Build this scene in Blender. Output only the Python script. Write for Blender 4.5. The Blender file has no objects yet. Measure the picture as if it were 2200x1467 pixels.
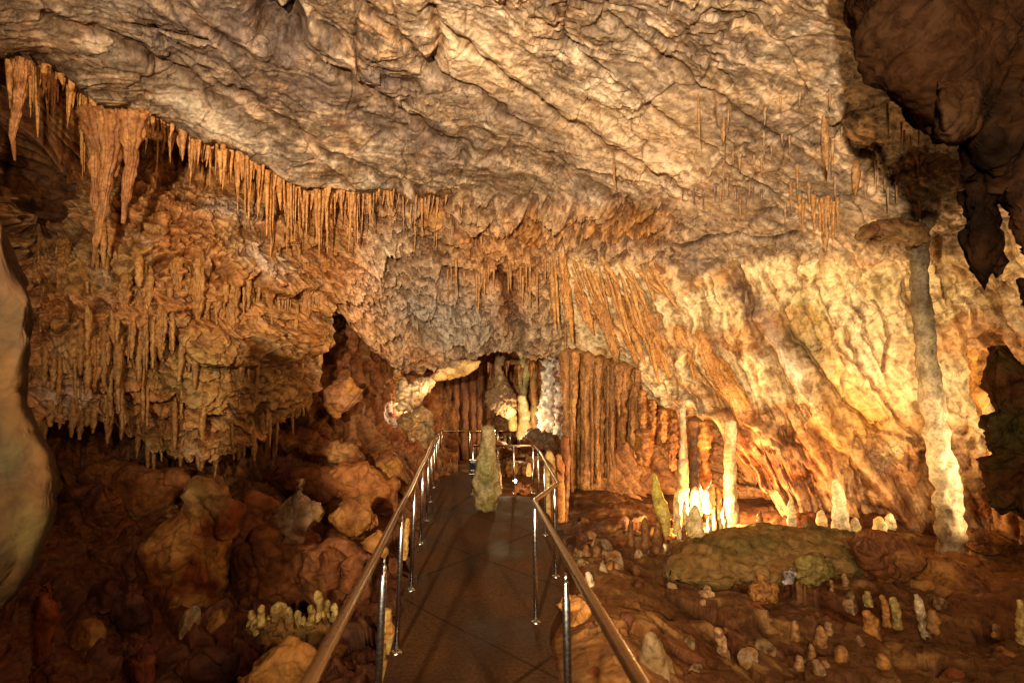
import bpy, math, random
import numpy as np
random.seed(11)
scene = bpy.context.scene
COL = scene.collection
f32 = np.float32

# ------------------------------------------------------------------ camera
PITCH = math.radians(11.1)
EYE = np.array([0.0, 0.0, 1.6])
FPX, CX, CY = 1000.0, 1100.0, 733.5
SP, CP = math.sin(PITCH), math.cos(PITCH)
def at(px, py, D):
    """point of the place seen at photo pixel px,py, at depth D metres"""
    dx = (np.asarray(px, float) - CX) / FPX; dy = -(np.asarray(py, float) - CY) / FPX
    return np.stack([EYE[0] + D * dx, EYE[1] + D * (CP - dy * SP), EYE[2] + D * (SP + dy * CP)], -1)

# ------------------------------------------------------------------ noise
_r = np.random.default_rng(5)
PERM = _r.permutation(256).astype(np.int32); PERM = np.concatenate([PERM, PERM])
GR = _r.normal(size=(256, 3)); GR /= np.linalg.norm(GR, axis=1)[:, None]; GR = GR.astype(f32)
def perlin(x, y, z):
    x = np.asarray(x, f32); y = np.asarray(y, f32); z = np.asarray(z, f32)
    x, y, z = np.broadcast_arrays(x, y, z)
    xi = np.floor(x); yi = np.floor(y); zi = np.floor(z)
    xf = x - xi; yf = y - yi; zf = z - zi
    xi = xi.astype(np.int32) & 255; yi = yi.astype(np.int32) & 255; zi = zi.astype(np.int32) & 255
    fx = xf * xf * xf * (xf * (xf * 6 - 15) + 10); fy = yf * yf * yf * (yf * (yf * 6 - 15) + 10); fz = zf * zf * zf * (zf * (zf * 6 - 15) + 10)
    out = 0
    for i in (0, 1):
        wx = fx if i else 1 - fx
        pi = PERM[(xi + i) & 255]
        for j in (0, 1):
            wy = fy if j else 1 - fy
            pj = PERM[(pi + yi + j) & 255]
            for k in (0, 1):
                g = GR[PERM[(pj + zi + k) & 255]]
                wz = fz if k else 1 - fz
                out = out + wx * wy * wz * (g[..., 0] * (xf - i) + g[..., 1] * (yf - j) + g[..., 2] * (zf - k))
    return out * 1.5
def fbm(x, y, z, o=4, g=0.5):
    s = 0; a = 1.0; f = 1.0; t = 0
    for i in range(o):
        s = s + a * perlin(x * f + 17.3 * i, y * f + 5.1 * i, z * f + 9.7 * i); t += a; a *= g; f *= 2.03
    return s / t
def ridged(x, y, z, o=3, g=0.5):
    s = 0; a = 1.0; f = 1.0; t = 0
    for i in range(o):
        s = s + a * (1 - 2 * np.abs(perlin(x * f + 31.3 * i, y * f + 7.1 * i, z * f + 3.7 * i))); t += a; a *= g; f *= 2.1
    return s / t
def h01(i, j, s):
    n = (i.astype(np.int64) * 73856093) ^ (j.astype(np.int64) * 19349663) ^ (s * 83492791)
    n = (n ^ (n >> 13)) * 1274126177 & 0x7fffffff
    n = (n ^ (n >> 15)) * 2246822519 & 0x7fffffff
    return ((n ^ (n >> 11)) & 0xffff).astype(f32) / 65535
def facet(u, v, seed, tilt=1.0, bias=(0, 0)):
    """broken plates: every cell is a tilted plane. returns height, edge distance, cell random"""
    u = u.astype(f32); v = v.astype(f32)
    ui = np.floor(u); vi = np.floor(v)
    b1 = np.full(u.shape, 9, f32); b2 = b1.copy(); H = np.zeros(u.shape, f32); R = np.zeros(u.shape, f32)
    for i in (-1, 0, 1):
        for j in (-1, 0, 1):
            ci = ui + i; cj = vi + j
            ii = ci.astype(np.int32); jj = cj.astype(np.int32)
            du = u - (ci + h01(ii, jj, seed)); dv = v - (cj + h01(ii, jj, seed + 1))
            d = du * du + dv * dv
            rr = h01(ii, jj, seed + 2)
            hh = (rr - .5) + du * ((h01(ii, jj, seed + 3) - .5) * 2 * tilt + bias[0]) + dv * ((h01(ii, jj, seed + 4) - .5) * 2 * tilt + bias[1])
            c = d < b1
            b2 = np.where(c, b1, np.minimum(b2, d)); H = np.where(c, hh, H); R = np.where(c, rr, R); b1 = np.where(c, d, b1)
    return H, np.sqrt(b2) - np.sqrt(b1), R
def sstep(a, b, x):
    t = np.clip((x - a) / (b - a), 0, 1); return t * t * (3 - 2 * t)
def lin(c):
    c = np.asarray(c, float) / 255.0
    return np.where(c <= .04045, c / 12.92, ((c + .055) / 1.055) ** 2.4)
def mixc(c, d, w):
    return c * (1 - w[..., None]) + np.asarray(d) * w[..., None]

# ------------------------------------------------------------------ mesh + object helpers
def mesh_np(name, V, Fq, col=None, smooth=True, mat=None):
    me = bpy.data.meshes.new(name)
    V = np.asarray(V, f32).reshape(-1, 3); Fq = np.asarray(Fq, np.int32); k = Fq.shape[1]
    me.vertices.add(len(V)); me.vertices.foreach_set('co', V.ravel())
    me.loops.add(Fq.size); me.loops.foreach_set('vertex_index', Fq.ravel())
    me.polygons.add(len(Fq)); me.polygons.foreach_set('loop_start', np.arange(0, Fq.size, k, dtype=np.int32))
    me.update(calc_edges=True)
    me.polygons.foreach_set('use_smooth', np.full(len(Fq), smooth, bool))
    if col is not None:
        a = me.color_attributes.new('Col', 'FLOAT_COLOR', 'POINT')
        c = np.ones((len(V), 4), f32); c[:, :3] = np.asarray(col, f32).reshape(-1, 3); a.data.foreach_set('color', c.ravel())
    if mat: me.materials.append(mat)
    return me
def obj(name, me, parent=None, loc=None):
    o = bpy.data.objects.new(name, me); COL.objects.link(o)
    if loc is not None: o.location = loc
    if parent is not None: o.parent = parent
    return o
def tag(o, label=None, cat=None, group=None, kind=None):
    if label: o['label'] = label
    if cat: o['category'] = cat
    if group: o['group'] = group
    if kind: o['kind'] = kind
    return o
def quads(nr, nc, closed=False):
    i = np.arange(nr - 1)[:, None]; j = np.arange(nc if closed else nc - 1)[None, :]
    j2 = (j + 1) % nc
    a = i * nc + j; b = i * nc + j2; c = (i + 1) * nc + j2; d = (i + 1) * nc + j
    return np.stack([a, b, c, d], -1).reshape(-1, 4)

# ------------------------------------------------------------------ materials
def new_mat(name):
    m = bpy.data.materials.new(name); m.use_nodes = True
    nt = m.node_tree; b = nt.nodes['Principled BSDF']; return m, nt, b
def rock_mat(name, rough=.62, bump=.5, scale=9.0, spec=.35, base=None, dist=.03, crack=.8):
    m, nt, b = new_mat(name); N = nt.nodes; L = nt.links
    geo = N.new('ShaderNodeNewGeometry')
    n1 = N.new('ShaderNodeTexNoise'); n1.inputs['Scale'].default_value = scale; n1.inputs['Detail'].default_value = 9; n1.inputs['Roughness'].default_value = .68
    n2 = N.new('ShaderNodeTexNoise'); n2.inputs['Scale'].default_value = scale * .35; n2.inputs['Detail'].default_value = 5; n1.inputs['Distortion'].default_value = .6
    L.new(geo.outputs['Position'], n1.inputs['Vector']); L.new(geo.outputs['Position'], n2.inputs['Vector'])
    if base is None:
        at_ = N.new('ShaderNodeAttribute'); at_.attribute_name = 'Col'; csrc = at_.outputs['Color']
    else:
        rgb = N.new('ShaderNodeRGB'); rgb.outputs[0].default_value = (*base, 1); csrc = rgb.outputs[0]
    r1 = N.new('ShaderNodeValToRGB'); r1.color_ramp.elements[0].position = .36; r1.color_ramp.elements[0].color = (.36, .30, .25, 1)
    r1.color_ramp.elements[1].position = .58; r1.color_ramp.elements[1].color = (1.22, 1.19, 1.15, 1)
    L.new(n1.outputs['Fac'], r1.inputs['Fac'])
    mx = N.new('ShaderNodeMixRGB'); mx.blend_type = 'MULTIPLY'; mx.inputs[0].default_value = .8
    L.new(csrc, mx.inputs[1]); L.new(r1.outputs['Color'], mx.inputs[2])
    r2 = N.new('ShaderNodeValToRGB'); r2.color_ramp.elements[0].position = .35; r2.color_ramp.elements[0].color = (.85, .72, .62, 1)
    r2.color_ramp.elements[1].position = .6; r2.color_ramp.elements[1].color = (1.05, 1.05, 1.08, 1)
    L.new(n2.outputs['Fac'], r2.inputs['Fac'])
    m2 = N.new('ShaderNodeMixRGB'); m2.blend_type = 'MULTIPLY'; m2.inputs[0].default_value = .7
    L.new(mx.outputs[0], m2.inputs[1]); L.new(r2.outputs['Color'], m2.inputs[2])
    wv = N.new('ShaderNodeMixRGB'); wv.blend_type = 'ADD'; wv.inputs[0].default_value = .35; L.new(geo.outputs['Position'], wv.inputs[1]); L.new(n2.outputs['Color'], wv.inputs[2])
    vo = N.new('ShaderNodeTexVoronoi'); vo.feature = 'DISTANCE_TO_EDGE'; vo.inputs['Scale'].default_value = scale * .36; L.new(wv.outputs[0], vo.inputs['Vector'])
    rc = N.new('ShaderNodeValToRGB'); rc.color_ramp.elements[0].position = 0; rc.color_ramp.elements[0].color = (.25, .2, .17, 1); rc.color_ramp.elements[1].position = .045; rc.color_ramp.elements[1].color = (1, 1, 1, 1); L.new(vo.outputs['Distance'], rc.inputs['Fac'])
    n4 = N.new('ShaderNodeTexNoise'); n4.inputs['Scale'].default_value = scale * .13; n4.inputs['Detail'].default_value = 3; L.new(geo.outputs['Position'], n4.inputs['Vector'])
    rm = N.new('ShaderNodeMapRange'); rm.inputs[1].default_value = .46; rm.inputs[2].default_value = .6; rm.inputs[3].default_value = 0; rm.inputs[4].default_value = crack; L.new(n4.outputs['Fac'], rm.inputs[0])
    m3 = N.new('ShaderNodeMixRGB'); m3.blend_type = 'MULTIPLY'; L.new(rm.outputs[0], m3.inputs[0]); L.new(m2.outputs[0], m3.inputs[1]); L.new(rc.outputs[0], m3.inputs[2])
    L.new(m3.outputs[0], b.inputs['Base Color'])
    bp = N.new('ShaderNodeBump'); bp.inputs['Strength'].default_value = bump; bp.inputs['Distance'].default_value = dist
    L.new(n1.outputs['Fac'], bp.inputs['Height']); L.new(bp.outputs[0], b.inputs['Normal'])
    mr = N.new('ShaderNodeMapRange'); mr.inputs[3].default_value = rough - .2; mr.inputs[4].default_value = rough + .18
    mr.inputs[1].default_value = .35; mr.inputs[2].default_value = .65
    L.new(n2.outputs['Fac'], mr.inputs[0]); L.new(mr.outputs[0], b.inputs['Roughness'])
    b.inputs['Specular IOR Level'].default_value = spec
    return m
M_ROCK = rock_mat('cave_rock', bump=.8, dist=.035)
M_FINE = rock_mat('cave_rock_fine', scale=14, bump=.5, dist=.015)
M_WET = rock_mat('wet_rock', rough=.66, scale=9, bump=.6, spec=.22, crack=.5)
M_DRIP = rock_mat('dripstone', rough=.6, scale=22, bump=.4, spec=.3, dist=.012, crack=0)
M_DARK = rock_mat('dark_rock_and_shadow', rough=.95, scale=8, bump=.6, spec=0, crack=.4)
M_BOULDER = rock_mat('boulder_rock', rough=.7, scale=6, bump=.45, spec=.15, crack=.35)
M_SMOOTH = rock_mat('smooth_flowstone', rough=.8, scale=5.0, bump=.5, dist=.03, spec=.12, crack=0)

def steel(name, col, rough):
    m, nt, b = new_mat(name); N = nt.nodes; L = nt.links
    n = N.new('ShaderNodeTexNoise'); n.inputs['Scale'].default_value = 60; g = N.new('ShaderNodeNewGeometry'); L.new(g.outputs['Position'], n.inputs['Vector'])
    mr = N.new('ShaderNodeMapRange'); mr.inputs[3].default_value = rough - .07; mr.inputs[4].default_value = rough + .15; L.new(n.outputs['Fac'], mr.inputs[0]); L.new(mr.outputs[0], b.inputs['Roughness'])
    r = N.new('ShaderNodeValToRGB'); r.color_ramp.elements[0].color = (*[c * .7 for c in col], 1); r.color_ramp.elements[1].color = (*col, 1); L.new(n.outputs['Fac'], r.inputs['Fac']); L.new(r.outputs[0], b.inputs['Base Color'])
    b.inputs['Metallic'].default_value = 1
    return m
M_POST = steel('polished_steel', (.78, .76, .74), .2)
M_RAIL = steel('worn_rail_steel', (.44, .30, .17), .27)

# ------------------------------------------------------------------ control surfaces
def rbf(ctrl, px, py):
    c = np.array(ctrl, float); S = 1000.0
    X = c[:, :2] / S; n = len(X)
    d = np.linalg.norm(X[:, None] - X[None], axis=2)
    A = np.zeros((n + 3, n + 3)); A[:n, :n] = d + np.eye(n) * -.004; A[:n, n] = 1; A[:n, n + 1:] = X; A[n, :n] = 1; A[n + 1:, :n] = X.T
    w = np.linalg.solve(A, np.concatenate([1 / c[:, 2], np.zeros(3)]))
    q = np.stack([px.ravel(), py.ravel()], 1) / S
    out = np.zeros(len(q))
    for s in range(0, len(q), 40000):
        e = q[s:s + 40000]
        out[s:s + 40000] = np.linalg.norm(e[:, None] - X[None], axis=2) @ w[:n] + w[n] + e @ w[n + 1:]
    return 1 / np.clip(out, 1 / 40, 1 / .7).reshape(px.shape)
def grid_normals(P):
    du = np.gradient(P, axis=1); dv = np.gradient(P, axis=0)
    n = np.cross(du, dv); n /= np.maximum(np.linalg.norm(n, axis=2), 1e-9)[..., None]
    s = np.sign((n * (EYE - P)).sum(2)); s[s == 0] = 1
    return n * s[..., None]
def blur(a, k, it=2):
    for _ in range(it):
        for ax in (0, 1):
            pad = [(0, 0)] * a.ndim; pad[ax] = (k + 1, k)
            c = np.cumsum(np.pad(a, pad, mode='edge'), axis=ax)
            a = (np.take(c, np.arange(2 * k + 1, c.shape[ax]), ax) - np.take(c, np.arange(0, c.shape[ax] - 2 * k - 1), ax)) / (2 * k + 1)
    return a
def pline(pts, x):
    p = np.array(pts, float); return np.interp(x, p[:, 0], p[:, 1])
def stroke(PX, PY, pts, w):
    """0..1 bell around a polyline given in photo pixels"""
    pts = np.array(pts, float); out = np.zeros(PX.shape, f32)
    x0, y0 = pts[:, 0].min() - 3 * w, pts[:, 1].min() - 3 * w; x1, y1 = pts[:, 0].max() + 3 * w, pts[:, 1].max() + 3 * w
    m = (PX > x0) & (PX < x1) & (PY > y0) & (PY < y1)
    if not m.any(): return out
    qx = PX[m]; qy = PY[m]; best = np.full(qx.shape, 1e9)
    for (ax, ay), (bx, by) in zip(pts[:-1], pts[1:]):
        vx, vy = bx - ax, by - ay; t = np.clip(((qx - ax) * vx + (qy - ay) * vy) / (vx * vx + vy * vy + 1e-9), 0, 1)
        best = np.minimum(best, (qx - ax - t * vx) ** 2 + (qy - ay - t * vy) ** 2)
    out[m] = np.exp(-best / (w * w)); return out
def blob(PX, PY, x, y, rx, ry, a=0):
    c, s = math.cos(math.radians(a)), math.sin(math.radians(a))
    dx = PX - x; dy = PY - y
    return np.exp(-(((dx * c + dy * s) / rx) ** 2 + ((-dx * s + dy * c) / ry) ** 2) ** 1.3)
def axis_px(lo, flo, fhi, hi, step, out_step):
    a = np.arange(flo - out_step, lo, -out_step)[::-1]; b = np.arange(flo, fhi, step); c = np.arange(fhi, hi, out_step)
    return np.concatenate([a, b, c])

CEIL = lin([212, 184, 152]); PALE = lin([228, 212, 190]); GREY = lin([140, 124, 122]); OCH = lin([196, 138, 72]); ORG = lin([178, 104, 48])
BRN = lin([120, 72, 38]); DKR = lin([86, 50, 28]); CREAM = lin([238, 216, 170]); MOSS = lin([120, 112, 40]); TAN = lin([190, 150, 105]); RUST = lin([150, 74, 36])

# ------------------------------------------------------------------ upper cave shell: ceiling, left wall, right wall
LEDGE = [(-600, 60), (0, 125), (60, 132), (130, 150), (220, 232), (330, 240), (440, 308), (500, 318), (560, 350), (620, 395), (740, 408), (850, 405), (1000, 425), (1100, 440)]
CTRL_A = [(-600,-600,3.2),(-600,0,4.3),(0,-600,3.6),(0,0,5.2),(0,130,5.6),(200,0,5.8),(200,220,6.6),(440,300,7.8),(400,100,6.7),(620,400,9.0),
 (600,200,7.6),(600,0,6.2),(740,410,9.9),(1100,0,6.2),(1100,-600,3.6),(1100,200,8.0),(1100,400,10.6),(1000,430,10.9),(1400,0,5.8),(1400,200,7.3),
 (1400,400,9.6),(1700,0,5.2),(1700,200,6.4),(1700,400,8.0),(1850,480,7.9),(1965,470,7.35),(2000,0,4.5),(2000,300,6.2),(2100,450,7.2),(2200,0,4.0),(2200,300,5.7),
 (2800,-600,2.8),(2800,300,4.6),(1800,-600,3.3),(800,540,10.8),(1000,600,11.6),(1200,560,11.7),(900,700,12.0),(1000,745,13.0),(1210,740,13.0),(830,790,12.6),
 (1350,600,11.3),(1450,500,10.5),(1300,720,12.3),(1400,850,12.0),(1500,700,10.9),(1550,900,10.6),(1600,800,10.3),(1650,550,9.9),(1800,600,9.2),
 (1800,800,9.2),(1700,1000,9.8),(1650,1130,9.6),(1900,900,8.9),(2000,1130,8.8),(2000,700,8.7),(2150,600,8.1),(2150,900,8.2),(2200,1200,7.9),
 (2800,700,5.0),(2800,1250,4.8),(600,500,9.2),(650,640,9.9),(500,600,8.6),(400,720,8.0),(300,500,7.6),(150,600,7.2),(80,420,7.6),(60,700,6.9),
 (100,880,7.0),(300,880,7.9),(450,990,8.4),(600,850,9.3),(700,880,10.6),(700,700,10.9),(-600,500,4.2),(-600,1000,4.2),(250,740,7.4),(720,560,10.4),
 (330,300,8.2),(250,330,7.6),(600,460,9.4),(450,400,8.6)]
BOT_A = [(-600, 930), (60, 925), (150, 900), (250, 915), (330, 975), (400, 985), (440, 1003), (470, 975), (520, 955), (620, 905), (648, 884), (668, 850), (680, 800), (694, 745), (704, 700), (716, 668), (728, 664), (745, 700),
 (790, 745), (840, 792), (900, 800), (960, 792), (1040, 752), (1120, 765), (1205, 768), (1240, 775), (1300, 800), (1350, 835), (1420, 870), (1450, 885), (1560, 905), (1574, 965),
 (1588, 1035), (1625, 1046), (1655, 1066), (1685, 1120), (1710, 1200), (1900, 1225), (2100, 1260), (2800, 1330)]
xs = axis_px(-560, -30, 2230, 2760, 2.15, 14)
Y1 = 625.0
rowsA = np.concatenate([np.linspace(-420, -25, 26), np.arange(-22, Y1, 2.25)]); NB = 215
vv = np.concatenate([rowsA / Y1 - 1, np.linspace(0, 1.0, NB + 1)[1:]])
bot = pline(BOT_A, xs)
bot = bot + 9 * np.asarray(perlin(xs / 23, 0.5 + 0 * xs, 3.0 + 0 * xs)) + 5 * np.asarray(perlin(xs / 8, 0.5 + 0 * xs, 8.0 + 0 * xs))
PX = np.broadcast_to(xs[None, :], (len(vv), len(xs))).copy()
PY = np.where(vv[:, None] <= 0, (vv[:, None] + 1) * Y1, Y1 + vv[:, None] * (bot[None, :] - Y1))
cs = 24
gx = np.arange(-700, 2900, cs); gy = np.arange(-760, 1400, cs)
def bilerp(G, gx, gy, px, py):
    fx = (px - gx[0]) / (gx[1] - gx[0]); fy = (py - gy[0]) / (gy[1] - gy[0])
    ix = np.clip(fx.astype(int), 0, len(gx) - 2); iy = np.clip(fy.astype(int), 0, len(gy) - 2)
    fx = fx - ix; fy = fy - iy
    return (G[iy, ix] * (1 - fx) + G[iy, ix + 1] * fx) * (1 - fy) + (G[iy + 1, ix] * (1 - fx) + G[iy + 1, ix + 1] * fx) * fy
def depth_of(ctrl, px, py, g0=None, g1=None):
    a = gx if g0 is None else g0; b = gy if g1 is None else g1
    G = rbf(ctrl, *np.meshgrid(a, b)); return bilerp(G, a, b, px, py)
GA = rbf(CTRL_A, *np.meshgrid(gx, gy))
D = bilerp(GA, gx, gy, PX, PY)
# ledge: below the slab's lower edge the rock steps back
Dsm = D.copy()
LY = pline(LEDGE, PX[0]) + 6 * perlin(xs / 40, 0 * xs, 1 + 0 * xs) + 4 * perlin(xs / 13, 0 * xs, 4 + 0 * xs)
below = PY - LY[None, :]
fade = 1 - sstep(760, 1010, PX)
D = D + (1.15 * sstep(-1, 14, below) * (1 - sstep(40, 230, below))) * fade
P0 = at(PX, PY, D)
N0 = grid_normals(blur(at(PX, PY, Dsm), 6))
print('shell A', PX.shape)
x, y, z = P0[..., 0], P0[..., 1], P0[..., 2]
# domain warp
w1 = fbm(x * .5, y * .5, z * .5, 3) ; w2 = fbm(x * .5 + 40, y * .5, z * .5, 3); w3 = fbm(x * 1.9, y * 1.9, z * 1.9 + 9, 3)
wpx = PX + 60 * w1 + 14 * w3; wpy = PY + 60 * w2 - 14 * w3
# region weights
LYw = pline(LEDGE, wpx)
w_left = sstep(-2, 10, below) * (1 - sstep(700, 900, wpx)) * 1.0
RB = pline([(1100, 800), (1180, 600), (1260, 555), (1400, 560), (1480, 600), (1560, 560), (1700, 540), (1950, 530), (2300, 480)], wpx)
w_right = sstep(1150, 1260, wpx) * sstep(-15, 25, wpy - RB)
w_cent = sstep(405, 470, wpy + 20 * w3) * sstep(690, 800, wpx) * (1 - w_right) * (1 - sstep(1380, 1520, wpx))
w_ceil = np.clip(1 - w_left - w_right - w_cent, 0, 1)
# -- slab ceiling: plates running along the strike
e1 = at(1400, 450, 9.8) - at(950, 240, 8.3); e1 /= np.linalg.norm(e1)
nn = at(1100, 0, 6.2) - EYE; nn = np.cross(e1, at(900, 100, 7) - at(1300, 100, 7)); nn /= np.linalg.norm(nn); e2 = np.cross(e1, nn)
U = P0 @ e1; Vv = P0 @ e2
hc = .20 * w1
rg_ = sstep(-.12, .22, fbm(x * .7 + 60, y * .7, z * .7, 3)); rg_ = .25 + .9 * rg_
Um = U + .5 * w2 + .10 * w3; Vm = Vv + .45 * w1 + .07 * w3
a, ea, ra = facet((U + .7 * w2) / 1.3, (Vv + .7 * w1) / .8, 11, 1.0, (0, .4)); hc = hc + .12 * a * rg_
b_, eb, rb = facet(Um / .55, Vm / .24, 21, 1.5, (.15, .4)); hc = hc + .075 * b_ * rg_
c_, ec, rc = facet(Um / .2, Vm / .09, 31, 1.6, (.1, .4)); hc = hc + .034 * c_ * rg_
d_, ed, rd = facet(Um / .085 + w3, Vm / .05 + w3, 33, 1.6, (0, .5)); hc = hc + .014 * d_
fn = fbm(Um * 7, Vm * 9, z * 7, 4, .62); hc = hc + .034 * fn
crk = (np.exp(-(ec / .05) ** 2) * .5 * sstep(.1, .35, w2) + np.exp(-(ea / .02) ** 2) * .8 + np.exp(-(eb / .035) ** 2) * .5 * sstep(0, .3, w1 + .1))
hc = hc - .05 * crk; hc = hc * .66
# -- curtains and shingles of the left wall
A_ = (PX - CX) * Dsm / 1000; B_ = at(PX, PY, Dsm)[..., 2]
def tiers(A, B, hgt, cw, s, jag=.5):
    col = perlin(A / cw, 0 * A + s, B * .15); wob = fbm(A / (cw * 5) + s, B / (hgt * 2.5), 0 * A + s, 3)
    t = B / hgt + 1.3 * wob + jag * np.abs(col); k = np.floor(t); f = t - k
    prof = (1 - f) ** .8 * sstep(0, .10, f)
    flt = 1 - 2 * np.abs(perlin(A / cw * .9 + 13.7 * k, k * 3.1 + s, B * .12))
    return prof + .45 * flt * (.3 + .7 * prof), f, k
ti1, tf1, tk1 = tiers(A_ + .2 * w3, B_, 1.15, .26, 3.3, .55); ti2, tf2, tk2 = tiers(A_ + .1 * w3, B_, .36, .085, 8.1)
l1, el1, rl1 = facet((A_ + .25 * w3) / .55, (B_ + .3 * w3) / .75, 41, .7, (0, -1.1))
l2, el2, rl2 = facet((A_ + .12 * w3) / .2, (B_ + .12 * w3) / .42, 51, .8, (0, -1.3))
l3, el3, rl3 = facet((A_ + .05 * w3) / .075, (B_ + .05 * w3) / .15, 61, .9, (0, -1.2))
flute = ridged(A_ * 2.4 + w3 * .8, B_ * .25, z * .25, 3)
flute2 = ridged(A_ * 7 + w3, B_ * .8, z * .4 + 3, 2)
hl = .40 * w2 + .26 * (ti1 - .5) + .09 * (ti2 - .5) * (.3 + rg_ * .8) + .16 * l1 * rg_ + .07 * l2 + .05 * l3 + .12 * flute + .04 * flute2 + .03 * fbm(x * 7, y * 7, z * 7, 3)
hl = hl - .05 * np.exp(-(el1 / .05) ** 2) - .03 * np.exp(-(el2 / .06) ** 2)
# -- central mass : mix of blocks and drips
m1, em1, rm1 = facet((A_ + .3 * w3) / .7, (B_ + .25 * w3) / .5, 71, 1.2, (.1, -.5))
m2, em2, rm2 = facet((A_ + .1 * w3) / .24, (B_ + .1 * w3) / .2, 72, 1.2, (.2, -.7))
hm = .40 * w2 + .24 * m1 + .11 * m2 + .055 * l3 + .16 * sstep(1130, 1230, PX) * (ridged((PX * .93 - PY * .36) * .0125 + .25 * w3, (PX * .36 + PY * .93) * .0016, 2.2, 3, .6) - .1) + .12 * (ti2 - .5) * sstep(-.15, .2, w1) + .14 * (ti1 - .5) * sstep(-.1, .25, -w1) + .05 * flute2 * sstep(-.1, .3, w1) + .03 * fn - .05 * np.exp(-(em1 / .04) ** 2)
# -- right wall: ribs fanning down to the right
ang = np.radians(50 + 12 * sstep(1300, 2000, PX)) ; Ds = D / 1000
rs = (PX * np.sin(ang) - PY * np.cos(ang)) * .0088 ; rt = (PX * np.cos(ang) + PY * np.sin(ang)) * .0088
hr1 = ridged(rs * 1.25 + w3 * .35 + .3 * w1, rt * .16, 3.3, 3, .55)
hr2 = ridged(rs * 4.2 + w3 * .7, rt * .5, 5.1, 3)
r1_, er1, rr1 = facet(rs * 1.5 + .4 * w3, rt * .8 + .4 * w3, 81, 1.0, (.3, .2))
r3_, er3, rr3 = facet(rs * 6 + .6 * w3, rt * 3.3 + .6 * w3, 83, 1.0, (.3, -.6))
smooth_zone = blob(PX, PY, 1850, 850, 170, 260, -35)
rough_low = sstep(820, 980, PY + .25 * (PX - 1550) * 0 + 40 * w3)
hr = .30 * w2 + (.20 + .14 * (1 - sstep(1500, 1720, PX))) * (hr1 - .2) * (1 - .65 * smooth_zone) + (.05 + .05 * rough_low) * hr2 * (1 - .7 * smooth_zone) + .09 * r1_ + (.02 + .035 * rough_low) * r3_ + .03 * fbm(x * 6, y * 6, z * 6, 4, .6)
H = w_ceil * hc + w_left * hl + w_cent * hm + w_right * hr
G_ = lambda pts, w, h: h * stroke(PX, PY, pts, w)
# strokes copied from the rock: cracks (negative) and ribs (positive)
for pts, w, h in [([(1455,525),(1500,520),(1530,505),(1600,505),(1660,512),(1710,500)], 3, -.16), ([(1240,360),(1300,370),(1380,392),(1455,415),(1530,425)], 4, .08),
  ([(1000,300),(1100,330),(1200,370),(1300,430),(1400,520),(1500,620)], 26, -.16), ([(930,20),(935,60),(945,100),(935,150)], 12, -.3),
  ([(640,0),(720,90),(760,160)], 18, -.2), ([(1820,700),(1850,800),(1930,900),(1990,960)], 5, -.12), ([(1690,700),(1760,800),(1830,880),(1900,930),(1980,960)], 5, -.14),
  ([(1760,640),(1800,730),(1840,780)], 4, -.12), ([(1880,640),(1905,720),(1900,790)], 4, -.1),
  ([(1640,680),(1700,780),(1760,880),(1830,980),(1900,1060),(1950,1120)], 22, .38), ([(1580,640),(1620,760),(1700,900),(1760,1000),(1820,1090)], 16, .28),
  ([(1500,720),(1560,830),(1640,930),(1720,1010)], 16, .3), ([(1420,640),(1470,760),(1540,880),(1600,960)], 18, .34), ([(1340,680),(1400,780),(1480,860),(1570,900)], 12, .22),
  ([(1610,900),(1700,960),(1790,1060),(1850,1120)], 6, .18), ([(1560,930),(1610,1010),(1650,1080)], 7, .25),
  ([(1480,1010-260),(1560,905)], 8, .2), ([(1085,600),(1095,640),(1110,720)], 16, -.5), ([(560,0),(575,60),(625,95)], 26, -.7), ([(600,-20),(640,60)], 18, -.8),
  ([(930,460),(1010,560),(1060,660),(1090,730)], 26, .25), ([(880,420),(960,520),(1000,600)], 20, .2), ([(1030,470),(1090,560)], 18, .15),
  ([(330,0),(420,60),(520,140),(560,200)], 14, .14), ([(200,60),(330,130),(460,200),(590,290)], 10, -.12), ([(420,0),(500,70),(570,110)], 16, .18),
  ([(600,60),(720,150),(860,240),(1000,330)], 11, -.20), ([(640,50),(760,140),(900,230),(1040,320)], 16, .12), ([(760,0),(950,160),(1150,290)], 10, -.18), ([(950,60),(1200,250),(1450,400)], 9, -.16),
  ([(980,50),(1230,235),(1480,385)], 15, .11), ([(1150,40),(1400,230),(1650,420)], 8, -.12), ([(500,190),(700,325),(850,395)], 10, -.14), ([(330,60),(480,190),(640,300)], 9, -.14), ([(700,240),(820,330),(960,400)], 22, .12),
  ([(1300,40),(1500,180),(1760,360)], 8, -.10), ([(100,30),(300,110),(480,230)], 10, -.12)]:
    pj = [(px_ + 0, py_) for px_, py_ in pts]
    H += h * (.7 if max(p[1] for p in pts) < 440 else 1) * stroke(PX + 16 * w3, PY - 16 * w3, pj, w)
# hollows on the left wall
for bx, by, rx, ry, an, h in [(265,320,45,60,0,-.5),(375,345,30,45,0,-.6),(60,300,60,130,0,-.9),(120,460,40,90,-10,-.5),(650,450,40,20,0,-.1),(530,630,30,20,0,-.5),(640,640,30,18,0,-.5),
   (330,930,60,35,0,-.6),(560,900,40,25,0,-.3),(190,800,40,26,0,-.25),(440,780,70,90,0,.3),(570,780,60,80,0,.35),(380,560,90,70,0,.2),(140,740,60,60,0,.25),(480,480,60,30,0,.25),(790,560,60,70,10,.3),
   (1290,720,60,40,0,.15),(2010,1010,25,45,20,-.5),(1600,1050,50,60,0,-.9),(1500,790,60,60,0,.2)]:
    H += h * blob(PX + 25 * w3, PY + 25 * w1, bx, by, rx, ry, an)
P = P0 + N0 * H[..., None]
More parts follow.
